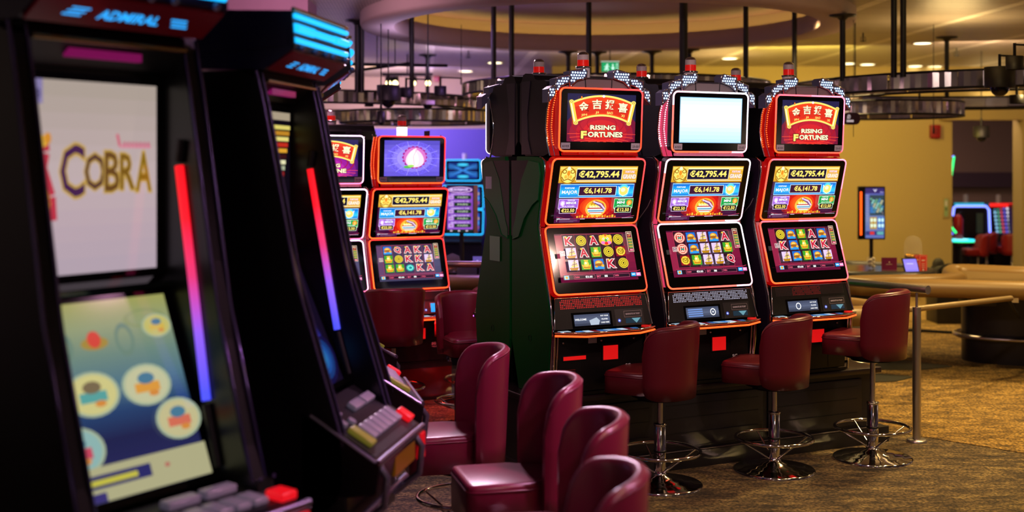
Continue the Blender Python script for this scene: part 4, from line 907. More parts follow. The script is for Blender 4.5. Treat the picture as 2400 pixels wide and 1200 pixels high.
def shade(px, py, Y, r, h, label, dome=False, lit=False, stem=False):
    p = at(px, py, Y); t = thing('drum_spotlight', label, 'spotlight', (p.x, p.y, p.z), 0, 'dark drum spotlights on the rings')
    b = MB(); b.lathe([(r, 0), (r, h), (r * .2, h + .001), (.001, h)], mat('drum_black', '#151216', .5), (0, 0, 0), 28); b.lathe([(r * .96, .0), (r * .92, .01), (.001, .02)], BLACK, (0, 0, 0), 24); b.build('drum', t)
    b = MB(); b.cyl((0, 0, h), .012, .10, ROD, 8); b.tube([(0, 0, h + .09), (.22, .1, h + .09)], .008, ROD, 6) if not stem else b.tube([(0, 0, h), (0, 0, CEIL - p.z + (.2 if math.hypot(p.x - CX, p.y - CY) < RO - .3 else 0))], .006, ROD, 6); b.build('bracket', t)
    if dome: b = MB(); b.sphere((0, 0, .0), r * .62, mat('dome_glass', '#1c1a24', .04, .4), 20, 8, -pi / 2, 0); b.build('dome', t)
    return t
shade(910, 236, 12.3, .115, .155, 'large dark drum at the left ring with a black dome below', True, stem=True); shade(952, 228, 12.6, .07, .10, 'smaller dark drum right of the large one on the left ring')
shade(1032, 224, 12.9, .065, .10, 'dark drum on a thin arm, rightmost of the left ring'); shade(865, 250, 13.5, .05, .07, 'small dark drum low on the left ring'); shade(893, 288, 11.8, .04, .11, 'narrow drum with a mirrored dome hanging below the left ring', True, stem=True)
shade(2343, 205, 9.6, .115, .16, 'big dark drum at the far right with a glossy dome', True); shade(2378, 163, 9.3, .065, .10, 'dark drum cut by the right edge above the big one'); shade(2383, 243, 10.5, .06, .075, 'small dark drum at the right edge below the big one')
shade(2050, 215, 12.2, .06, .06, 'small flat drum on the right ring, left one'); shade(2278, 214, 11.9, .06, .065, 'small flat drum on the right ring beside the big drum'); shade(2300, 322, 16.0, .10, .15, 'brownish drum camera housing before the far doorway', True, stem=True)
shade(2155, 243, 13.2, .06, .05, 'low small drum under the right ring')
# clear glass camera dome on the left ring
def dome_cam(px, py, Y, label):
    p = at(px, py, Y); t = thing('dome_camera', label, 'camera', (p.x, p.y, p.z), 0, 'ceiling dome cameras')
    b = MB(); b.cyl((0, 0, 0), .07, .04, mat('camera_white', '#a89c98', .4), 20); b.cyl((0, 0, .04), .007, CEIL - p.z - .04 + (.2 if math.hypot(p.x - CX, p.y - CY) < RO else 0), ROD, 8); b.build('mount', t)
    b = MB(); b.sphere((0, 0, 0), .05, mat('dome_glass', '#1c1a24', .04, .4), 18, 8, -pi / 2, 0); b.build('dome', t)
dome_cam(1003, 245, 12.5, 'pale dome camera on the left ring'); dome_cam(2004, 233, 12.6, 'pale dome camera at the left end of the right ring')
# three small track spots, left
t = thing('track_light', 'row of four warm track spots above the left ring', 'track light', at(955, 178, 16.5))
b = MB(); b.box(-.34, .34, -.03, .03, 0, .04, mat('track_grey', '#4c4448', .5)); b.tube([(0, 0, .04), (0, 0, CEIL - at(0, 178, 16.5).z)], .01, ROD, 6); b.build('track', t)
for i, x in enumerate((-.25, -.16, .08, .28)):
    b = MB(); b.cyl((x, -.02, -.10), .045, .09, DARK, 14); h = b.build('spot_head', t)
    b = MB(); b.sphere((x, -.05, -.10), .036, led('#ffe8a0', 6), 12, 6); b.build('bulb', h)
for px, py, Y, l in ((1023, 184, 20.5, 'small red fire call point on the far beige wall'), (2194, 308, 18.3, 'dark red fire alarm box high on the ochre wall')):
    p = at(px, py, Y); t = thing('fire_alarm_box', l, 'fire alarm', p); s = .05 if px < 2000 else .07; h = .055 if px < 2000 else .10
    b = MB(); b.box(-s, s, .0, .10, -h, h, mat('alarm_red', '#8c1418', .4), .01); bx_ = b.build('housing', t); b = MB(); b.cyl((0, 0, -.02), .001, .001, WHITE, 6); cv = Canvas(b, (0, -.002, 0), (1, 0, 0), (0, 0, 1), s, h); cv.ring(.5, .5, .4, .4, .3, mat('alarm_dark', '#4c0c10', .5), 16); b.build('sounder', t)
# exit sign
p = at(1430, 157, 14.5); t = thing('exit_sign', 'green lit exit sign with running figure under the coffer', 'exit sign', p)
b = MB(); b.box(-.105, .105, .0, .04, -.06, .06, DARK); b.box(-.11, .11, -.004, .0, .06, .07, mat('sign_edge', '#c8d8c8', .4, 0, .8)); 
b.tube([(0, .02, .07), (0, .02, CEIL - p.z - .1)], .006, ROD, 6); b.build('housing', t)
b = MB(); cv = Canvas(b, (0, -.001, 0), (1, 0, 0), (0, 0, 1), .2, .11); g = em('#10a060', 1.1); cv.rect(0, 0, 1, 1, g); w_ = em('#d8fff0')
cv.ell(.33, .24, .05, .09, w_, 10); cv.line([(.33, .35), (.28, .6), (.18, .85)], .07, w_); cv.line([(.28, .6), (.38, .72), (.36, .9)], .06, w_); cv.line([(.33, .4), (.45, .5)], .04, w_); cv.line([(.31, .42), (.16, .48)], .04, w_)
cv.line([(.66, .2), (.66, .62)], .06, w_); cv.poly([(.55, .55), (.77, .55), (.66, .85)], w_); cv.frame(.86, .12, .97, .9, .02, w_); b.build('face', t)
# wall plaque with smoking room symbol, on a rod
p = at(1996, 278, 11.5); t = thing('round_end_plaque', 'dark violet plaque with a white symbol right of machine 6101', 'sign', p)
b = MB(); b.prism([(x, z) for x, z in rrect(.16, .115, .045, 5)], 'y', 0, .02, mat('plaque_violet', '#3c1430', .4)); b.tube([(.02, .01, -.057), (.02, .01, -.17)], .003, ROD, 6); b.tube([(.02, .01, .057), (.02, .01, CEIL - p.z)], .002, ROD, 6); b.build('board', t)
b = MB(); cv = Canvas(b, (-.02, -.001, 0), (1, 0, 0), (0, 0, 1), .11, .1); wm = mat('sign_white', '#d8d0d8', .5, 0, .5); cv.rect(.25, .62, .85, .82, wm); cv.ring(.45, .32, .14, .2, .4, wm, 14); cv.line([(.3, .5), (.5, .2)], .06, wm); b.build('symbol', t)
for px, py0, py1, z, l in ((1081, 15, 185, 0, 'thin dark cable hanging left of the coffer'), (2188, 20, 300, 0, 'thin dark cable hanging in front of the ochre wall')):
    Y = 13; a = at(px, py1, Y); b = MB(); b.tube([(a.x, Y, a.z), (a.x, Y, CEIL)], .004, ROD, 6); b.cyl((a.x, Y, a.z - .06), .009, .07, ROD, 8); tag(b.build('hanging_cable'), l, 'cable', 'thin cables hanging from the ceiling')
for px, py, l in ((2023, 77, 'sprinkler head on the ceiling right of the coffer rim'), (2242, 113, 'sprinkler head right of the big bright downlight'), (1098, 118, 'sprinkler head on the violet ceiling left of the coffer')):
    p = atz(px, py, CEIL); t = thing('sprinkler', l, 'sprinkler', p, 0, 'sprinkler heads'); b = MB(); b.cyl((0, 0, -.09), .008, .09, ROD, 8); b.build('stem', t); b = MB(); b.cyl((0, 0, -.1), .03, .008, ROD, 12); b.tube([(-.02, 0, -.04), (-.03, 0, -.09)], .004, ROD, 5); b.tube([(.02, 0, -.04), (.03, 0, -.09)], .004, ROD, 5); b.build('deflector', t)
# dark beams hanging under the violet ceiling
for (a, c_, Y, l) in (((800, 150), (1048, 154), 13.0, 'long dark hanging beam under the violet ceiling, upper one'), ((800, 170), (965, 148), 13.6, 'slanting dark hanging beam crossing below the upper one')):
    p = at(*a, Y); q = at(*c_, Y + .4); b = MB(); b.tube([p, q], .022, ROD, 4); b.tube([p + (q - p) * .5, Vector(((p.x + q.x) / 2, Y + .2, CEIL))], .006, ROD, 5); tag(b.build('ceiling_beam'), l, 'beam', 'dark beams under the ceiling')
# ------------------------------------------------------------------ main bank of slot machines on a black plinth
AX = Vector((cos(R(27)), sin(R(27)), 0)); FC = Vector((sin(R(27)), -cos(R(27)), 0))     # along the row, outwards
O0 = Vector((.30, 7.45, .5))
RED = ('r', ('#ff4a1c', '#ff4a1c', '#ff3a20', '#ff3838')); REDW = ('w', ('#ff5030', '#ff5a50', '#ffb0c8', '#ffe4f4', '#fff0ff'))
REDP2 = ('r', ('#ff5020', '#ff4838', '#ff5868', '#ff7890'))
G1 = ['KCADC', 'SAICF', 'SITKC']; G2 = ['LTSTA', 'LTSSI', 'FISSQ']; G3 = ['CTIAT', 'KTIKK', 'STITS']; G4 = ['TQAKA', 'ICKKS', 'IIJKA']; G5 = ['ACKQI', 'ISKAT', 'CKTIA']
GR = 'bank of three-screen slot machines on the black plinth'
slot('three-screen slot machine tagged 6103 with green side, nearest in the plinth row', O0, R(27), RED, scr_title, G1, ('6103', '23-03'), GR, end=GREEN, card='WELCOME')
slot('three-screen slot machine tagged 6102 with a blank white top screen', O0 + AX * .765, R(27), REDW, scr_white, G2, ('6102', '23-02'), GR, card='RING', dots='w')
slot('three-screen slot machine tagged 6101 beside the chrome handrail, last of the row', O0 + AX * 1.53, R(27), REDP2, scr_title, G3, ('6101', '23-01'), GR, card='DISC', dots='k')
bk = slot('green-sided slot machine tagged 6104 seen from its side, back to back with 6103', O0 - FC * .03, R(207), None, scr_title, G1, ('6104', '23-04'), GR, end=GREEN, backside=True, deckled='#c060ff')
sp = [c for c in kids(bk) if c.name.startswith('side_panel')][1]
b = MB(); M_ = Matrix(((0, 1, 0), (0, 0, 1), (1, 0, 0))).to_4x4()
cv = Canvas(b, (.3435, -.275, 1.20), (0, -1, 0), (0, 0, 1), .085, .075); cv.rect(0, 0, 1, 1, LABEL); cv.text('6104', .5, .5, .35, INK, .8, .02)
b.build('machine_label', bk); b = MB()
cv = Canvas(b, (.3435, -.19, .80), (0, -1, 0), (0, 0, 1), .14, .15); cv.rect(0, 0, 1, 1, mat('compliance_label', '#7c9480', .5)); cv.rect(.04, .04, .96, .96, mat('label_green', '#2c4c3c', .5)); cv.poly([(.1, .3), (.5, .08), (.9, .3)], WHITE); [cv.rect(.1, .36 + .1 * i, .9, .43 + .1 * i, LABEL) for i in range(3)]; cv.rect(.08, .70, .92, .94, LABEL); cv.text('8', .5, .82, .14, INK)
b.build('machine_label', bk)
dup(bk, O0 - FC * .03 + AX * .765, R(207), 'dark slot machine behind 6102, only its beacon showing over the row')
for c in kids(bpy.data.objects[bk.name]): pass
dup(bk, O0 - FC * .03 + AX * 1.53, R(207), 'dark slot machine behind 6101, only its beacon showing over the row')
b = MB(); t = thing('machine_plinth', 'long black panelled plinth carrying the bank of slot machines', 'plinth', (O0.x, O0.y, 0), R(27))
b.box(-.40, 2.08, -.43, .43, .10, .46, mat('plinth_black', '#100d12', .42)); b.box(-.42, 2.12, -.475, .475, .46, .497, mat('plinth_top', '#1c1216', .3), .006); b.box(-.42, 2.20, -.455, .455, 0, .10, mat('plinth_black', '#100d12', .42)); b.build('carcass', t)
for i in range(3):
    b = MB(); x0 = -.38 + .8 * i
    b.box(x0, x0 + .76, -.442, -.43, .13, .43, mat('plinth_panel', '#15121a', .38), .004)
    for z in (.21, .30, .38): b.box(x0 + .04, x0 + .72, -.445, -.442, z, z + .004, DARK)
    b.build('front_panel', t)
b = MB(); b.tube([(-.40, -.449, .106), (2.06, -.449, .106)], .006, mat('dull_steel', '#6c6468', .35, .9), 6); b.build('kick_strip', t)

# ------------------------------------------------------------------ left rear bank
P0 = Vector((-.976, 9.81, .285)); A2, F2 = AX, FC
G_ = 'bank of slot machines at the rear left'
RB = ('#28243c', '#4c4868', '#3c3854')
slot('slot machine tagged 7052 with a peach on a violet top screen', P0, R(27), ('r', ('#ff5a20', '#ff4a20', '#ff2c28', '#ff2828')), scr_peach, G4, ('7052', '23-02'), G_, reel_bg=(RB, '#38304c'), card='DISC', dots='k', crest=False, acc='#2c9cf0')
scr_t2 = lambda c: scr_title(c, '#241a50', ('#501468', '#a01c98', '#e040c0'), ('RISING', 'FORTUNE'))
n2 = slot('slot machine left of 7052 with a pink-lit frame, half hidden by the near machines', P0 - A2 * .665, R(27), ('w', ('#ff4070', '#ff6a98', '#ffb0dc', '#ffd0f8')), scr_t2, G5, ('7051', '23-04'), G_, reel_bg=(RB, '#38304c'), dots='k', crest=False)
dup(n2, P0 - A2 * 1.33, R(27), 'slot machine two left of 7052, nearly all behind the near machines')
dup(bk, P0 - A2 * .38 - F2 * .06, R(207), 'slot machine behind the rear left bank, its beacon lit white between two frames')
t = thing('bank_base', 'low black base under the rear left slot machines', 'base', (P0.x, P0.y, 0), R(27))
b = MB(); b.box(-2.1, .34, -.455, .455, 0, .284, mat('plinth_black', '#100d12', .42)); b.build('carcass', t)
b = MB(); b.box(-2.08, .33, -.466, -.455, .03, .25, mat('red_lit_panel', '#4c0a0c', .22)); b.build('front_panel', t)
lamp('AREA', (P0.x + .15, P0.y - .62, .80), 34, (1, .04, .03), .3, (P0.x + .12, P0.y - .45, .1))
b = MB(); b.cyl((P0.x + .10, P0.y - .66, .28), .02, .008, led('#ff2010', 8), 12); tag(b.build('floor_lamp_dot'), 'tiny glowing red lamp under the deck of machine 7052', 'lamp')
for k, (px, py, Y, col, l) in enumerate(((866, 318, 9.9, '#f0e4ff', 'white-violet lit beacon between the two rear left machines'),)): pass
for src, base_col, s in (('7052', '#ffd8c0', 3.0), ('left of 7052', '#e8d8ff', 4.0)):
    for o in list(bpy.data.objects):
        if o.get('label') and src in o['label'] and o.name.startswith('slot_machine') and 'two' not in o['label']:
            for c in kids(o):
                if c.name.startswith('beacon_base'):
                    c.data = c.data.copy()
                    for i, mm_ in enumerate(c.data.materials):
                        if mm_ and mm_.name.startswith('clear_lens'): c.data.materials[i] = led(base_col, s)
# far blue-framed machines against the violet wall
BLUE = ('b', ('#20b8ff',))
def blue_scr(c):
    c.grad(0, 0, 1, 1, ('#102870', '#081440', '#103890'), 6)
    for q in (-1, 1):
        for k in range(3): c.line([(i / 10, .5 + q * (.35 - .1 * k) * cos(pi * i / 10)) for i in range(11)], .02, em('#3c90e8'))
    c.ell(.5, .15, .2, .08, em('#40c8f0'), 12); c.ell(.5, .88, .2, .08, em('#40c8f0'), 12)
def blue_scr2(c):
    c.grad(0, 0, 1, 1, ('#1848b0', '#2068d0', '#183c98'), 6)
    for i in range(12): c.ell(.15 + .25 * (i % 4), .3 + .25 * (i // 4), .09, .09, (em('#e0b048'), em('#68b8f0'), em('#d05068'))[i % 3], 8)
def simple_slot(label, loc, rz, halo, group):
    t = thing('slot_machine', label, 'slot machine', loc, rz, group)
    b = MB(); b.prism([(0, -.16), (-.40, -.16), (-.44, .5), (-.34, .95), (-.34, 1.34), (-.3, 1.70), (0, 1.74)], 'x', -.3, .3, mat('night_blue_cabinet', '#10123c', .3)); b.build('cabinet', t)
    monitor(t, 'top_display', 1.42, .40, 1.74, .44, .54, .44, .25, .0, blue_scr, halo, halo_s=3)
    monitor(t, 'upper_display', .99, .36, 1.345, .40, .62, .5, .28, .0, blue_scr2, halo, halo_s=3)
    monitor(t, 'lower_display', .60, .46, .975, .36, .62, .5, .28, .0, blue_scr2, halo, halo_s=3)
    b = MB(); b.prism([(-.44, .45), (-.62, .48), (-.62, .51), (-.44, .54)], 'x', -.3, .3, BLACK); b.build('button_deck', t)
    b = MB(); b.cyl((0, -.2, 1.72), .035, .12, mat('clear_lens', '#b8b4b8', .08, .25), 14); b.build('beacon', t)
    return t
for k, l in ((0, 'blue-framed slot machine behind the game list sign'), (-1, 'blue-framed slot machine mostly behind 7052'), (1, 'blue-framed slot machine mostly behind the green cabinet')):
    simple_slot(l, (-.72 + .86 * k, 19.2, .16), R(-4), BLUE, 'blue-framed machines by the violet wall')

# ------------------------------------------------------------------ near row of upright machines
GU = 'near row of black upright slot machines with blue-lit top boxes'
EMS[0] = .92
upright('nearest black upright slot machine, its big blurred screen reading COBRA', (-1.475, 3.88, -.3325), R(57), scr_cobra, scr_map, GU, 'ADMIRAL', .935, .28, 1.125)
u2 = upright('second black upright machine, seen nearly edge-on with red-to-violet light bars', (-1.097, 4.577, 0), R(80), scr_reflection, scr_blue, GU, 'ADMIRAL')
EMS[0] = 1.3
dup(u2, (-1.136, 5.348, 0), R(102), 'third black upright machine, only its button deck showing past the second')
dup(u2, (-1.383, 6.495, 0), R(112), 'fourth black upright machine, farthest of the near row, deck edge just showing')

# ------------------------------------------------------------------ stools
GS = 'burgundy swivel stools in front of the plinth row'
stool('burgundy swivel stool in front of machine 6103, back turned to us', (.835, 6.93, 0), R(241), 0, GS)
stool('burgundy swivel stool in front of machine 6102, middle of the three', (1.55, 7.265, 0), R(240), .0, GS)
stool('raised burgundy swivel stool in front of machine 6101 next to the chrome post', (2.22, 7.565, 0), R(239), .12, GS)
GT = 'high-backed tub stools of the near row'
stool('near-row tub stool farthest from us, left of the green cabinet corner', (-.235, 5.98, 0), R(286), -.0, GT, LEATHERF, high=True)
stool('near-row tub stool second farthest, with its pink-lit seat in full view', (.07, 5.12, 0), R(284), 0, GT, LEATHERF, high=True)
stool('near-row tub stool second nearest, overlapping the one behind it', (.19, 4.36, 0), R(277), 0, GT, LEATHERF, high=True)
stool('near-row tub stool nearest to us, only its rim above the lower edge', (.175, 3.58, 0), R(275), 0, GT, LEATHERF, high=True)
GL = 'red stools around the rear left bank'
stool('dark red stool facing machine 7052, its plain back turned to us', (-.865, 8.97, 0), R(196), 0, GL)
stool('dark red stool facing left near the left handrail, seat and foot ring showing', (-.29, 9.3, 0), R(262), 0, GL)
stool('violet-lit stool close to the left edge of the green cabinet', (-.30, 8.45, 0), R(20), 0, GL)

# ------------------------------------------------------------------ handrails
def rail(label, p, q, posts, z=1.0):
    t = thing('handrail', label, 'handrail', (p[0], p[1], 0)); d = Vector((q[0] - p[0], q[1] - p[1], 0))
    b = MB(); b.tube([(0, 0, z), (d.x, d.y, z)], .027, STEEL, 16); b.tube([(0, 0, z), (-d.x / d.length * .004, -d.y / d.length * .004, z)], .029, STEEL, 16); b.build('top_rail', t)
    for s in posts:
        x, y = d.x * s, d.y * s
        b = MB(); b.cyl((x, y, .02), .027, z - .14, STEEL, 18); b.cyl((x, y, z - .12), .008, .11, STEEL, 10); ps = b.build('post', t)
        b = MB(); b.lathe([(.065, 0), (.065, .014), (.058, .02), (.022, .021)], STEEL, (x, y, 0), 24); b.build('base_plate', ps)
    return t
pe = atz(2150, 1040, 0)
rail('chrome handrail ending at a single post beside the stool of machine 6101', (pe.x + .06, pe.y - .02), (pe.x - .62, pe.y + .98), (.07, .93))
rail('chrome handrail in front of the left rear gaming table', (.55, 10.0), (-.62, 10.05), (.5,))

# ------------------------------------------------------------------ gaming tables
TAN = mat('tan_padding', '#846634', .42); FELT = mat('table_felt', '#6c5428', .8); TBL = mat('table_black', '#121012', .4)
def table(label, plan, z, loc_c, ped, group='padded gaming tables', rimr=.075, felt=None, it=2, rail_m=None):
    t = thing('gaming_table', label, 'table', (loc_c[0], loc_c[1], 0)); P = [(x - loc_c[0], y - loc_c[1]) for x, y in smooth_poly(plan, it)]
    t['group'] = group
    b = MB(); b.prism(P, 'z', z - .10, z - .02, TBL); b.build('table_frame', t)
    b = MB(); b.prism([(x * .985, y * .985) for x, y in P], 'z', z - .02, z - .012, felt or FELT); b.build('felt_top', t)
    b = MB(); b.tube([(x, y, z - .03) for x, y in P], rimr, rail_m or TAN, 10, True); b.build('padded_rail', t)
    for (px_, py_, rx, ry) in ped:
        b = MB(); b.prism([(px_ - loc_c[0] + rx * cos(a), py_ - loc_c[1] + ry * sin(a)) for a in [2 * pi * i / 36 for i in range(36)]], 'z', .0, z - .10, TBL, True); pd = b.build('pedestal', t)
        b = MB(); b.tube([(px_ - loc_c[0] + (rx + .06) * cos(a), py_ - loc_c[1] + (ry + .06) * sin(a), .24) for a in [2 * pi * i / 40 for i in range(40)]], .022, STEEL, 8, True)
        for a in (pi * 1.2, pi * 1.5, pi * 1.8): b.tube([(px_ - loc_c[0] + rx * cos(a), py_ - loc_c[1] + ry * sin(a), .26), (px_ - loc_c[0] + (rx + .06) * cos(a), py_ - loc_c[1] + (ry + .06) * sin(a), .24)], .012, STEEL, 6)
        b.build('foot_rail', pd)
    return t
ta = table('long tan-padded gaming table on a black oval pedestal at the right', [(2.95, 10.75), (3.6, 10.6), (4.4, 10.35), (5.6, 9.9), (6.2, 11.0), (5.6, 11.8), (4.95, 11.9), (4.4, 12.3), (4.2, 11.8), (4.1, 11.15), (3.0, 10.98)], .78, (4.6, 10.6), ((4.89, 11.42, .70, .42),), rimr=.08)
p = at(2290, 727, 10.9); b = MB(); b.box(p.x - .13 - 4.6, p.x + .13 - 4.6, p.y - .1 - 10.6, p.y + .1 - 10.6, .57, .69, TBL, .005); b.build('drop_box', ta)
p = at(2370, 702, 10.35); b = MB(); cv = Canvas(b, (p.x - 4.6, p.y - 10.6 - .06, p.z), (1, -.5, 0), (0, 0, 1), .07, .04); cv.rect(0, 0, 1, 1, mat('cream_tag', '#a08c68', .5)); b.build('table_tag', ta)
tb_ = table('dark oval table behind the tan one, carrying the dome and the cards', [(2.7, 11.6), (3.0, 11.2), (3.75, 11.15), (3.95, 11.5), (3.95, 12.0), (3.5, 12.5), (2.8, 12.4)], .83, (3.35, 11.8), ((3.35, 11.9, .35, .3),), rimr=.045, felt=mat('dark_table_top', '#1c1a18', .25), rail_m=TBL)
table('curved tan-padded table end behind the handrail, left of the tan table', [(1.7, 9.6), (2.4, 8.95), (2.72, 9.05), (2.78, 9.4), (2.5, 9.8), (1.7, 10.1)], .735, (2.1, 9.6), ((2.05, 9.65, .3, .25),))
a = atz(2160, 725, .70); q = atz(2395, 700, .70)
b = MB(); p1 = at(2145, 724, 9.3); p2 = at(2370, 699, 10.05)
t = thing('arm_rail', 'long tan bar running from the chrome post to the black table pedestal', 'rail', (p1.x, p1.y, 0)); b.tube([(-.12, -.02, p1.z - .004), (0, 0, p1.z), (p2.x - p1.x, p2.y - p1.y, p2.z)], .022, mat('tan_bar', '#8a7450', .4, .2), 10); b.build('bar', t)
for s in (.03, .97):
    b = MB(); x, y = (p2.x - p1.x) * s, (p2.y - p1.y) * s; b.tube([(x, y, p1.z - .01), (x, y + .10, 0)] if s < .5 else [(x, y, p2.z), (x + .1, y + .15, p2.z - .1), (x + .25, y + .4, p2.z - .2)], .014, ROD, 8); b.build('support', t)
t = thing('floor_strip', 'black metal strip lying across the carpet behind the chrome post', 'strip', (0, 0, 0)); a = atz(2160, 776, 0); q = atz(2268, 786, 0)
b = MB(); b.box(0, 1, -.03, .03, 0, .02, BLACK); b.m = Matrix.Identity(4)
bpy.data.objects.remove(t); b = MB(); b.tube([(a.x - .6, a.y + .15, .015), (q.x + .2, q.y - .05, .015)], .02, BLACK, 6); tag(b.build('floor_strip'), 'black metal strip lying across the carpet behind the chrome post', 'strip')
table('tan-topped gaming table behind the left handrail', [(-1.4, 11.0), (-.2, 10.75), (.6, 10.95), (.6, 11.7), (-.4, 12.1), (-1.6, 12.0)], .80, (-.4, 11.4), ((-.4, 11.4, .6, .3),))
for (p4, l) in (([(1880, 868), (1990, 845), (2130, 866), (2060, 880)], 'grey rubber floor mat behind the raised stool, farther one'), ([(1900, 892), (2010, 878), (2060, 884), (2080, 888)], None)):
    if l:
        P = [atz(x, y, 0) for x, y in [(1985, 850), (2130, 848), (2232, 861), (2150, 869), (1985, 868)]]
        b = MB(); b.prism([(p.x, p.y) for p in P], 'z', .002, .012, mat('rubber_mat', '#2c2a20', .7)); tag(b.build('floor_mat'), l, 'floor mat', 'rubber floor mats')
P = [atz(x, y, 0) for x, y in [(1990, 880), (2060, 878), (2142, 885), (2100, 896), (1990, 900)]]
b = MB(); b.prism([(p.x, p.y) for p in P], 'z', .002, .012, mat('rubber_mat', '#2c2a20', .7)); tag(b.build('floor_mat'), 'grey rubber floor mat just behind the raised stool, nearer one', 'floor mat', 'rubber floor mats')
# curved chrome bar and dark drum stool behind machine 6101
c0 = atz(2030, 852, .25); t = thing('table_pedestal', 'grey drum with a curved chrome foot rail right of machine 6101', 'pedestal', (c0.x - .15, c0.y + .3, 0))
b = MB(); b.cyl((0, 0, 0), .20, .60, mat('drum_grey', '#4c443c', .5), 28); b.build('drum', t)
b = MB(); b.tube([(.32 * cos(a), .32 * sin(a), .25) for a in [2 * pi * i / 36 for i in range(36)]], .02, STEEL, 8, True); b.build('foot_rail', t)

# ------------------------------------------------------------------ things on and around the tables
ZT = .80
t = thing('display_kiosk', 'tall black screen with an orange light strip on a pole by the ochre wall', 'kiosk', at(2042, 0, 13.9).xy.to_3d())
zc = at(0, 499, 13.9).z; b = MB(); b.box(-.15, .15, -.03, .03, zc - .30, zc + .30, BLACK, .006); b.build('screen_case', t)
b = MB(); b.keep = True; cv = Canvas(b, (.03, -.031, zc), (1, 0, 0), (0, 0, 1), .21, .565); cv.grad(0, 0, 1, 1, ('#4c50a0', '#5868a8', '#6474a0', '#5060a8'), 8)
cv.rect(0, 0, 1, .11, em('#2c2060')); cv.text('V', .52, .05, .05, em('#e8e4ff'), .2); cv.text('VENUE', .5, .095, .015, em('#c8c0f0'), .35) if False else None; cv.text('ARCA', .88, .085, .03, em('#a8a4e0'), .2)
for i in range(11): cv.rect(.02, .14 + .05 * i, .16, .165 + .05 * i, em('#7c84a8'))
cv.rect(.22, .14, 1, .55, em('#283c48')); 
for i in range(26): cv.ell(.3 + .63 * ((i * 37) % 26) / 26, .22 + .27 * ((i * 17) % 26) / 26, .07, .022, (em('#5c9878'), em('#7cb8b0'), em('#a8a888'), em('#3c78a0'))[i % 4], 8)
cv.line([(.6, .36), (.95, .52)], .03, em('#806868')); cv.rect(.24, .37, .4, .5, em('#2c68a8'))
cv.rect(.22, .58, .6, .82, em('#a88430')); cv.rect(.63, .58, 1, .82, em('#3068b0'))
for i in range(4): cv.ell(.32 + .17 * (i % 2), .64 + .11 * (i // 2), .07, .04, em('#d8ecd0'), 10); cv.ell(.73 + .17 * (i % 2), .64 + .11 * (i // 2), .07, .04, em('#c0e8e8'), 10)
cv.rect(0, .86, 1, .94, em('#28306c')); cv.rect(.22, .87, .45, .93, em('#c82c2c')); cv.rect(.6, .87, .95, .93, em('#58a0a0')); b.build('screen', t)
b = MB(); b.box(-.135, -.115, -.036, -.028, zc - .25, zc + .24, led('#ff5010', 2.6)); b.build('light_strip', t)
b = MB(); b.cyl((0, 0, .03), .022, zc - .32, ROD, 12); b.cyl((0, 0, 0), .2, .03, ROD, 24); b.build('pole', t)
def on(px, py, Y, z): p = at(px, py, Y); return Vector((p.x, Y, z))
t = thing('bell_jar', 'clear glass dome over a gold wheel on the dark oval table', 'glass dome', on(2140, 600, 11.8, ZT + .02))
b = MB(); b.cyl((0, 0, 0), .07, .03, BLACK, 20); b.cyl((0, 0, .03), .02, .05, BLACK, 10); b.cyl((0, 0, .08), .1, .01, BLACK, 24); b.build('base', t)
b = MB()
for k in range(9): a = 2 * pi * k / 9; b.sphere((.055 * cos(a), .055 * sin(a), .115), .026, mat('gold_piece', '#c89434', .2, 1), 10, 6)
b.build('gold_wheel', t)
glass = mat('thin_glass', '#ffffff', .02, 0, 0, None, 0, 1); glass.node_tree.nodes['Principled BSDF'].inputs['IOR'].default_value = 1.3; glass.node_tree.nodes['Principled BSDF'].inputs['Alpha'].default_value = .10; glass.node_tree.nodes['Principled BSDF'].inputs['Transmission Weight'].default_value = .2
b = MB(); b.lathe([(.085, .09), (.085, .22), (.08, .26), (.06, .295), (.03, .312), (.0005, .316)], glass, (0, 0, 0), 28); b.build('glass_cover', t)
t = thing('glass_jar', 'small clear jar of chips left of the violet card', 'jar', on(2042, 630, 11.8, ZT + .02)); b = MB(); b.lathe([(.045, 0), (.045, .10), (.04, .11)], glass, (0, 0, 0), 20); b.build('glass', t)
b = MB(); 
for k in range(7): b.sphere((.02 * cos(k * 2.1), .02 * sin(k * 2.1), .02 + .012 * k), .018, mat('chip_pale', '#b0a494', .3), 8, 5)
b.build('contents', t)
def card(px, py, Y, w, h, col, label, cat='card', tilt=0, mark=None):
    t = thing('table_card', label, cat, on(px, py, Y, ZT + .015), R(tilt), 'upright cards on the dark oval table'); b = MB(); b.box(-w / 2, w / 2, -.004, .004, 0.0, h, mat('card_' + col[1:], col, .4)); b.box(-w / 2, w / 2, -.03, .03, 0, .004, mat('acrylic', '#8c8890', .15)); cd_ = b.build('card', t)
    b = MB(); cv = Canvas(b, (0, -.0045, h / 2), (1, 0, 0), (0, 0, 1), w, h); wm = mat('card_ink', '#d8b8b0', .5)
    if mark == 'menu': cv.frame(.08, .05, .92, .95, .03, wm); cv.rect(.3, .25, .7, .32, wm); [cv.rect(.3, .45 + .1 * i, .7, .48 + .1 * i, wm) for i in range(3)]; cv.ell(.5, .8, .12, .06, wm, 10)
    else: cv.ell(.5, .35, .04, .06, wm, 8); cv.rect(.3, .5, .7, .53, wm)
    b.build('print', cd_); return t
card(2084, 625, 11.6, .145, .125, '#6c1848', 'wide violet card standing on the dark oval table')
card(2152, 630, 11.45, .075, .16, '#c03028', 'tall red card partly behind the other red one', tilt=12, mark='menu'); card(2163, 630, 11.3, .085, .17, '#cc382c', 'front tall red card with white border and print', tilt=14, mark='menu')
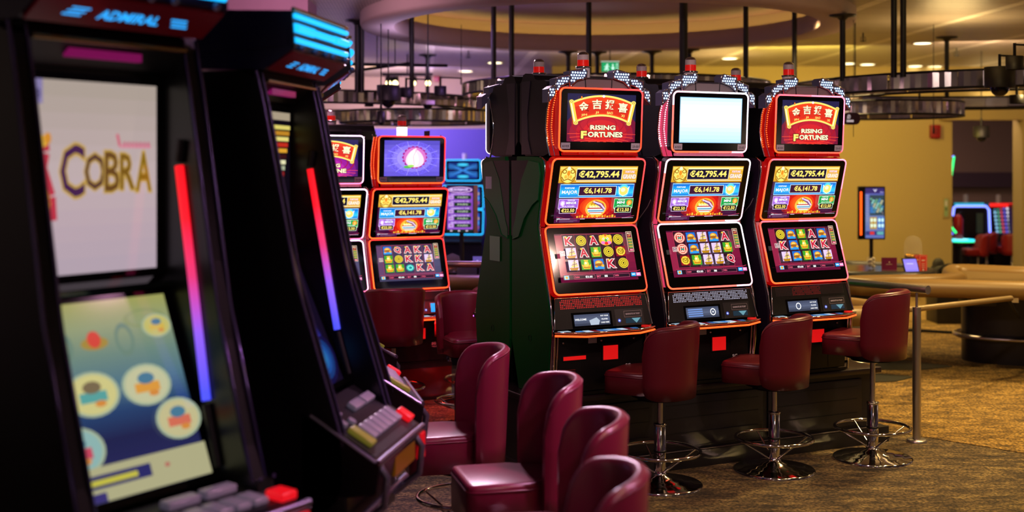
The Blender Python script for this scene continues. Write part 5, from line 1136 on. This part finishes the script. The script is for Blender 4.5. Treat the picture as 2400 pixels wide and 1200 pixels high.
t = thing('tablet', 'small lilac-lit tablet leaning beside the red cards', 'tablet', on(2138, 645, 11.2, .82), R(15)); b = MB(); b.prism([(-.0, 0), (-.012, 0), (.05, .14), (.062, .14)], 'x', -.075, .075, BLACK); b.build('case', t)
b = MB(); b.keep = True; cv = Canvas(b, (0, .0175, .07), (1, 0, 0), (0, .405, .914), .135, .135); cv.grad(0, 0, 1, 1, ('#8478e8', '#9c88f8', '#7c74e0'), 4); cv.rect(.2, .3, .7, .36, em('#c8c0ff')); b.build('screen', t)
# bags and jacket heap left of the far doorway
t = thing('dark_bag', 'dark olive bag slumped against the wall left of the doorway', 'bag', on(2205, 650, 14.2, 0)); lm = mat('olive_cloth', '#28251a', .8, bump=(25, .6, .03))
b = MB(); b.box(-.11, .18, -.2, .2, 0, .50, TBL, .02); b.build('stand', t); b = MB(); b.box(-.10, .18, -.14, .14, .50, .66, lm, .06); b.sphere((-.03, 0, .66), .07, lm, 12, 8, sz=1.2); b.build('cloth_body', t)
b = MB(); b.tube([(.05 + .12 * cos(a), -.15, .60 + .08 * sin(a)) for a in [pi * i / 10 for i in range(11)]], .012, BLACK, 6); b.build('strap', t)
# left rear table things
t = thing('game_list_sign', 'violet game list board on a black stand in front of the blue-framed machines', 'sign', on(1082, 0, 12.6, 0), R(0)); zt, zb_ = at(0, 435, 12.6).z, at(0, 546, 12.6).z; h = zt - zb_
b = MB(); b.box(-.155, .125, -.02, .02, zb_, zt, BLACK); b.build('board', t)
b = MB(); b.box(.125, .165, -.022, .02, zb_, zt, mat('pale_wood', '#a88058', .5)); b.build('wood_edge', t)
b = MB(); b.keep = True; cv = Canvas(b, (-.015, -.021, (zt + zb_) / 2), (1, 0, 0), (0, 0, 1), .265, h - .02); cv.rect(0, 0, 1, 1, em('#3c2058')); cv.grad(.01, .14, .99, .94, ('#8848b8', '#7440a8', '#9050c0'), 6)
cv.ell(.5, .07, .47, .065, em('#e8c0f0'), 20); cv.ell(.5, .07, .43, .052, em('#5c2c80'), 20); cv.text('BLACKJACK', .47, .07, .05, em('#f0d8ff'), .7, .04)
for i, s in enumerate(('PERFECT BLACKJACK TIE', 'BLACKJACK TIE', 'PERFECT TIE', 'SAME COLOUR TIE', 'MIXED COLOUR TIE')):
    y = .17 + .155 * i; cv.text(s, .5, y, .02, em('#f0e0ff'), .7, .02); cv.rect(.06, y + .025, .24, y + .105, em('#c8a0e0')); cv.text('€0', .15, y + .065, .05, em('#40205c'), .12); cv.rect(.27, y + .025, .93, y + .105, em('#18301c')); cv.text('PAIRS', .6, y + .065, .035, em('#b8c8b0'), .4)
cv.rect(0, .94, 1, 1, em('#14241c')); [cv.rect(.12 + .3 * i, .955, .2 + .3 * i, .985, em('#c8b8d0')) for i in range(3)]; b.build('printed_panel', t)
b = MB(); b.cyl((0, 0, .02), .022, zb_ - .02, ROD, 12); b.cyl((0, 0, 0), .2, .02, ROD, 24); b.build('stand', t)
t = thing('bell_jar', 'glass dome with copper coins below the game list sign', 'glass dome', on(1061, 600, 11.4, .79)); b = MB(); b.cyl((0, 0, 0), .09, .03, BLACK, 20); b.build('base', t); b = MB()
for k in range(10): a = 2 * pi * k / 10; b.sphere((.05 * cos(a), .05 * sin(a), .05 + .012 * (k % 3)), .024, mat('copper_piece', '#a86c34', .25, 1), 8, 5)
b.build('coins', t); b = MB(); b.lathe([(.085, .03), (.085, .12), (.06, .18), (.0005, .205)], glass, (0, 0, 0), 24); b.build('glass_cover', t)
t = thing('tablet', 'small violet tablet on a stand right of the game list sign', 'tablet', on(1119, 600, 11.3, .79), R(-8)); b = MB(); b.cyl((0, .02, 0), .05, .01, BLACK, 16); b.tube([(0, .02, 0), (0, .02, .13)], .01, BLACK, 8); b.box(-.05, .05, 0, .012, .09, .19, BLACK); b.build('case', t); b = MB(); cv = Canvas(b, (0, -.001, .14), (1, 0, 0), (0, 0, 1), .085, .085); cv.rect(0, 0, 1, 1, em('#584890')); cv.rect(.4, .4, .6, .5, em('#a898d8')); b.build('screen', t)
t = thing('chip_tray', 'open dark chip tray on the left rear table', 'tray', on(1100, 610, 11.2, .79)); b = MB(); b.box(-.12, .2, -.06, .1, 0, .02, BLACK); b.prism([(.1, 0), (.16, .09), (.17, .09), (.12, 0)], 'x', -.12, .2, TBL); b.build('tray', t)
# ------------------------------------------------------------------ second room through the doorway
def low_slot(px, Y, w, z, label, screens, top, rz=0):
    p = at(px, 0, Y); t = thing('slant_top_machine', label, 'slot machine', (p.x, Y, 0), R(rz), 'machines in the far room')
    b = MB(); b.prism([(0, 0), (-.5, 0), (-.5, z * .35), (-.62, z * .40), (-.45, z * .48), (-.3, z), (0, z)], 'x', -w / 2, w / 2, mat('black_cabinet', '#08070c', .3)); cb = b.build('cabinet', t)
    b = MB(); b.box(-w / 2, w / 2, -.32, -.30, z - .06, z, led(top, 1.2)); b.build('top_light', t)
    b = MB(); b.cyl((0, -.15, z), .04, .14, mat('clear_lens', '#b8b4b8', .08, .25), 14); b.build('beacon', t)
    if screens:
        b = MB(); b.keep = True
        up = Vector((0, .28, 1)).normalized(); cv = Canvas(b, (0, -.375, z * .76), (1, 0, 0), up, w * .8, z * .40); cv.rect(0, 0, 1, 1, em('#181438'))
        for j in range(7):
            for i in range(6): cv.ell(.1 + .16 * i, .08 + .14 * j, .06, .05, (em('#8cc8e8'), em('#c84858'), em('#e8e0f0'), em('#58a078'), em('#6858c8'))[(i * 3 + j * 5) % 5], 8)
        b.build('screen', cb)
    return t
low_slot(2332, 21.0, .42, 1.18, 'machine with a red light bar in the far room', True, '#ff2420'); low_slot(2395, 20.6, .45, 1.17, 'machine cut by the right jamb of the far doorway', True, '#20a0b0')
low_slot(2256, 21.2, .5, 1.18, 'dark machine with a teal light bar in the far room', False, '#18a0b8')
t = thing('neon_arch_terminal', 'roulette terminal outlined by a blue-white neon arch in the far room', 'terminal', at(2275, 0, 20.2).xy.to_3d()); 
b = MB(); z1 = at(0, 483, 20.2).z; z2 = at(0, 590, 20.2).z; x0 = (2236 - 2275) / FPX * 20.2; x1 = (2318 - 2275) / FPX * 20.2; b.tube([(x0 - .02, 0, z1 - .16), (x0, 0, z1 - .02), (x0 + .05, 0, z1), (x1 - .05, 0, z1), (x1, 0, z1 - .06), (x1 + .01, -.02, z1 - .5), (x1 + .06, -.1, z2)], .018, led('#7484ff', 3), 8); b.build('neon_tube', t)
b = MB(); b.box(x0 + .02, x1 - .02, .02, .1, .5, z1 - .03, mat('black_cabinet', '#08070c', .3)); b.box(x1 - .2, x1 - .1, .0, .02, .7, z1 - .12, mat('grey_green', '#3c4c40', .5)); b.build('back_panel', t)
b = MB(); b.cyl((0, 0, 0), .2, .6, TBL, 16); b.build('pedestal', t)
t = thing('roulette_wheel_terminal', 'low round terminal glowing cyan and green in the far room', 'terminal', at(2252, 0, 19.95).xy.to_3d()); zz = at(0, 566, 19.95).z
b = MB(); b.cyl((0, 0, 0), .12, zz - .05, TBL, 16); b.cyl((0, 0, zz - .05), .27, .05, TBL, 32); b.build('wheel_table', t)
b = MB(); b.tube([(.20 * cos(a), .2 * sin(a), zz + .02) for a in [2 * pi * i / 24 for i in range(24)]], .018, led('#30d8f0', 2), 6, True); b.tube([(.25 * cos(a), .25 * sin(a), zz) for a in [2 * pi * i / 24 for i in range(15, 24)]], .014, led('#30e878', 2), 6); b.tube([(.1 * cos(a), .1 * sin(a), zz + .03) for a in [2 * pi * i / 14 for i in range(14)]], .014, led('#90f8ff', 2), 6, True); b.build('wheel_lights', t)
b = MB(); p_ = lambda x, y: tuple(at(x, y, 19.0))
t = thing('neon_gate', 'slanting green and blue neon tubes just inside the left door jamb', 'neon light', (0, 0, 0)); 
bb = MB(); bb.tube([p_(2236, 367), p_(2226, 438)], .013, led('#28f078', 2.4), 6); bb.tube([p_(2223, 515), p_(2230, 532), p_(2241, 546)], .014, led('#28f078', 2.4), 6); bb.build('green_tubes', t)
bb = MB(); bb.tube([p_(2224, 392), p_(2229, 368), p_(2236, 366)], .012, led('#6874ff', 2.4), 6); bb.tube([p_(2222, 530), p_(2233, 549)], .012, led('#5868ff', 2.4), 6); bb.build('blue_tubes', t)
bb = MB(); q1 = at(2224, 500, 19.05); bb.box(q1.x - .32, q1.x - .06, 19.02, 19.12, 0, 2.1, TBL); bb.build('frame', t)
t = thing('fire_extinguisher', 'red fire extinguisher standing in the far room', 'fire extinguisher', at(2246, 0, 20.0).xy.to_3d() + Vector((0, 0, .58))); b = MB(); b.lathe([(.06, 0), (.075, .02), (.075, .36), (.04, .42), (.02, .44), (.001, .44)], mat('extinguisher_red', '#a81818', .3), (0, 0, 0), 18); b.build('cylinder', t); b = MB(); b.tube([(0, 0, .44), (.05, 0, .48), (.09, 0, .30)], .012, BLACK, 6); b.build('hose', t)
b = MB(); b.box(-.1, .1, -.1, .1, -.58, 0, TBL); b.build('stand', t)
for px, Y, rz, l in ((2292, 19.1, 262, 'red stool in the far room, seat facing the cyan terminal'), (2312, 19.7, 258, 'red stool in the far room behind the other one'), (2372, 19.4, 185, 'red stool in the far room by the right jamb')):
    p = at(px, 0, Y); stool(l, (p.x, Y, 0), R(rz), .0, 'red stools in the far room', mat('bright_red_leather', '#8c1820', .4), sc=.8)
p = at(2336, 0, 19.0); b = MB(); b.box(p.x - .22, p.x + .05, 20.36, 20.5, 0, .86, WALLB); tag(b.build('low_partition'), 'low beige partition under the neon arch in the far room', 'partition')
p = at(2218, 487, 18.36); b = MB(); cv = Canvas(b, (p.x, 18.395, p.z), (1, 0, 0), (0, 0, 1), .07, .28); b.box(p.x - .04, p.x + .04, 18.37, 18.398, p.z - .15, p.z + .15, mat('frame_cream', '#a89468', .5)); cv = Canvas(b, (p.x, 18.369, p.z), (1, 0, 0), (0, 0, 1), .055, .26); cv.rect(0, 0, 1, 1, mat('notice_green', '#8ca884', .5)); cv.rect(.2, .1, .8, .4, WHITE); cv.rect(.2, .5, .8, .55, INK); cv.rect(.2, .6, .8, .65, INK); tag(b.build('wall_notice'), 'small pale green framed notice beside the doorway', 'notice')
bb = MB(); p = at(2258, 0, 18.0); bb.box(6.42, 6.58, 18.36, 18.4, 0, CEIL, WALLM) if False else None
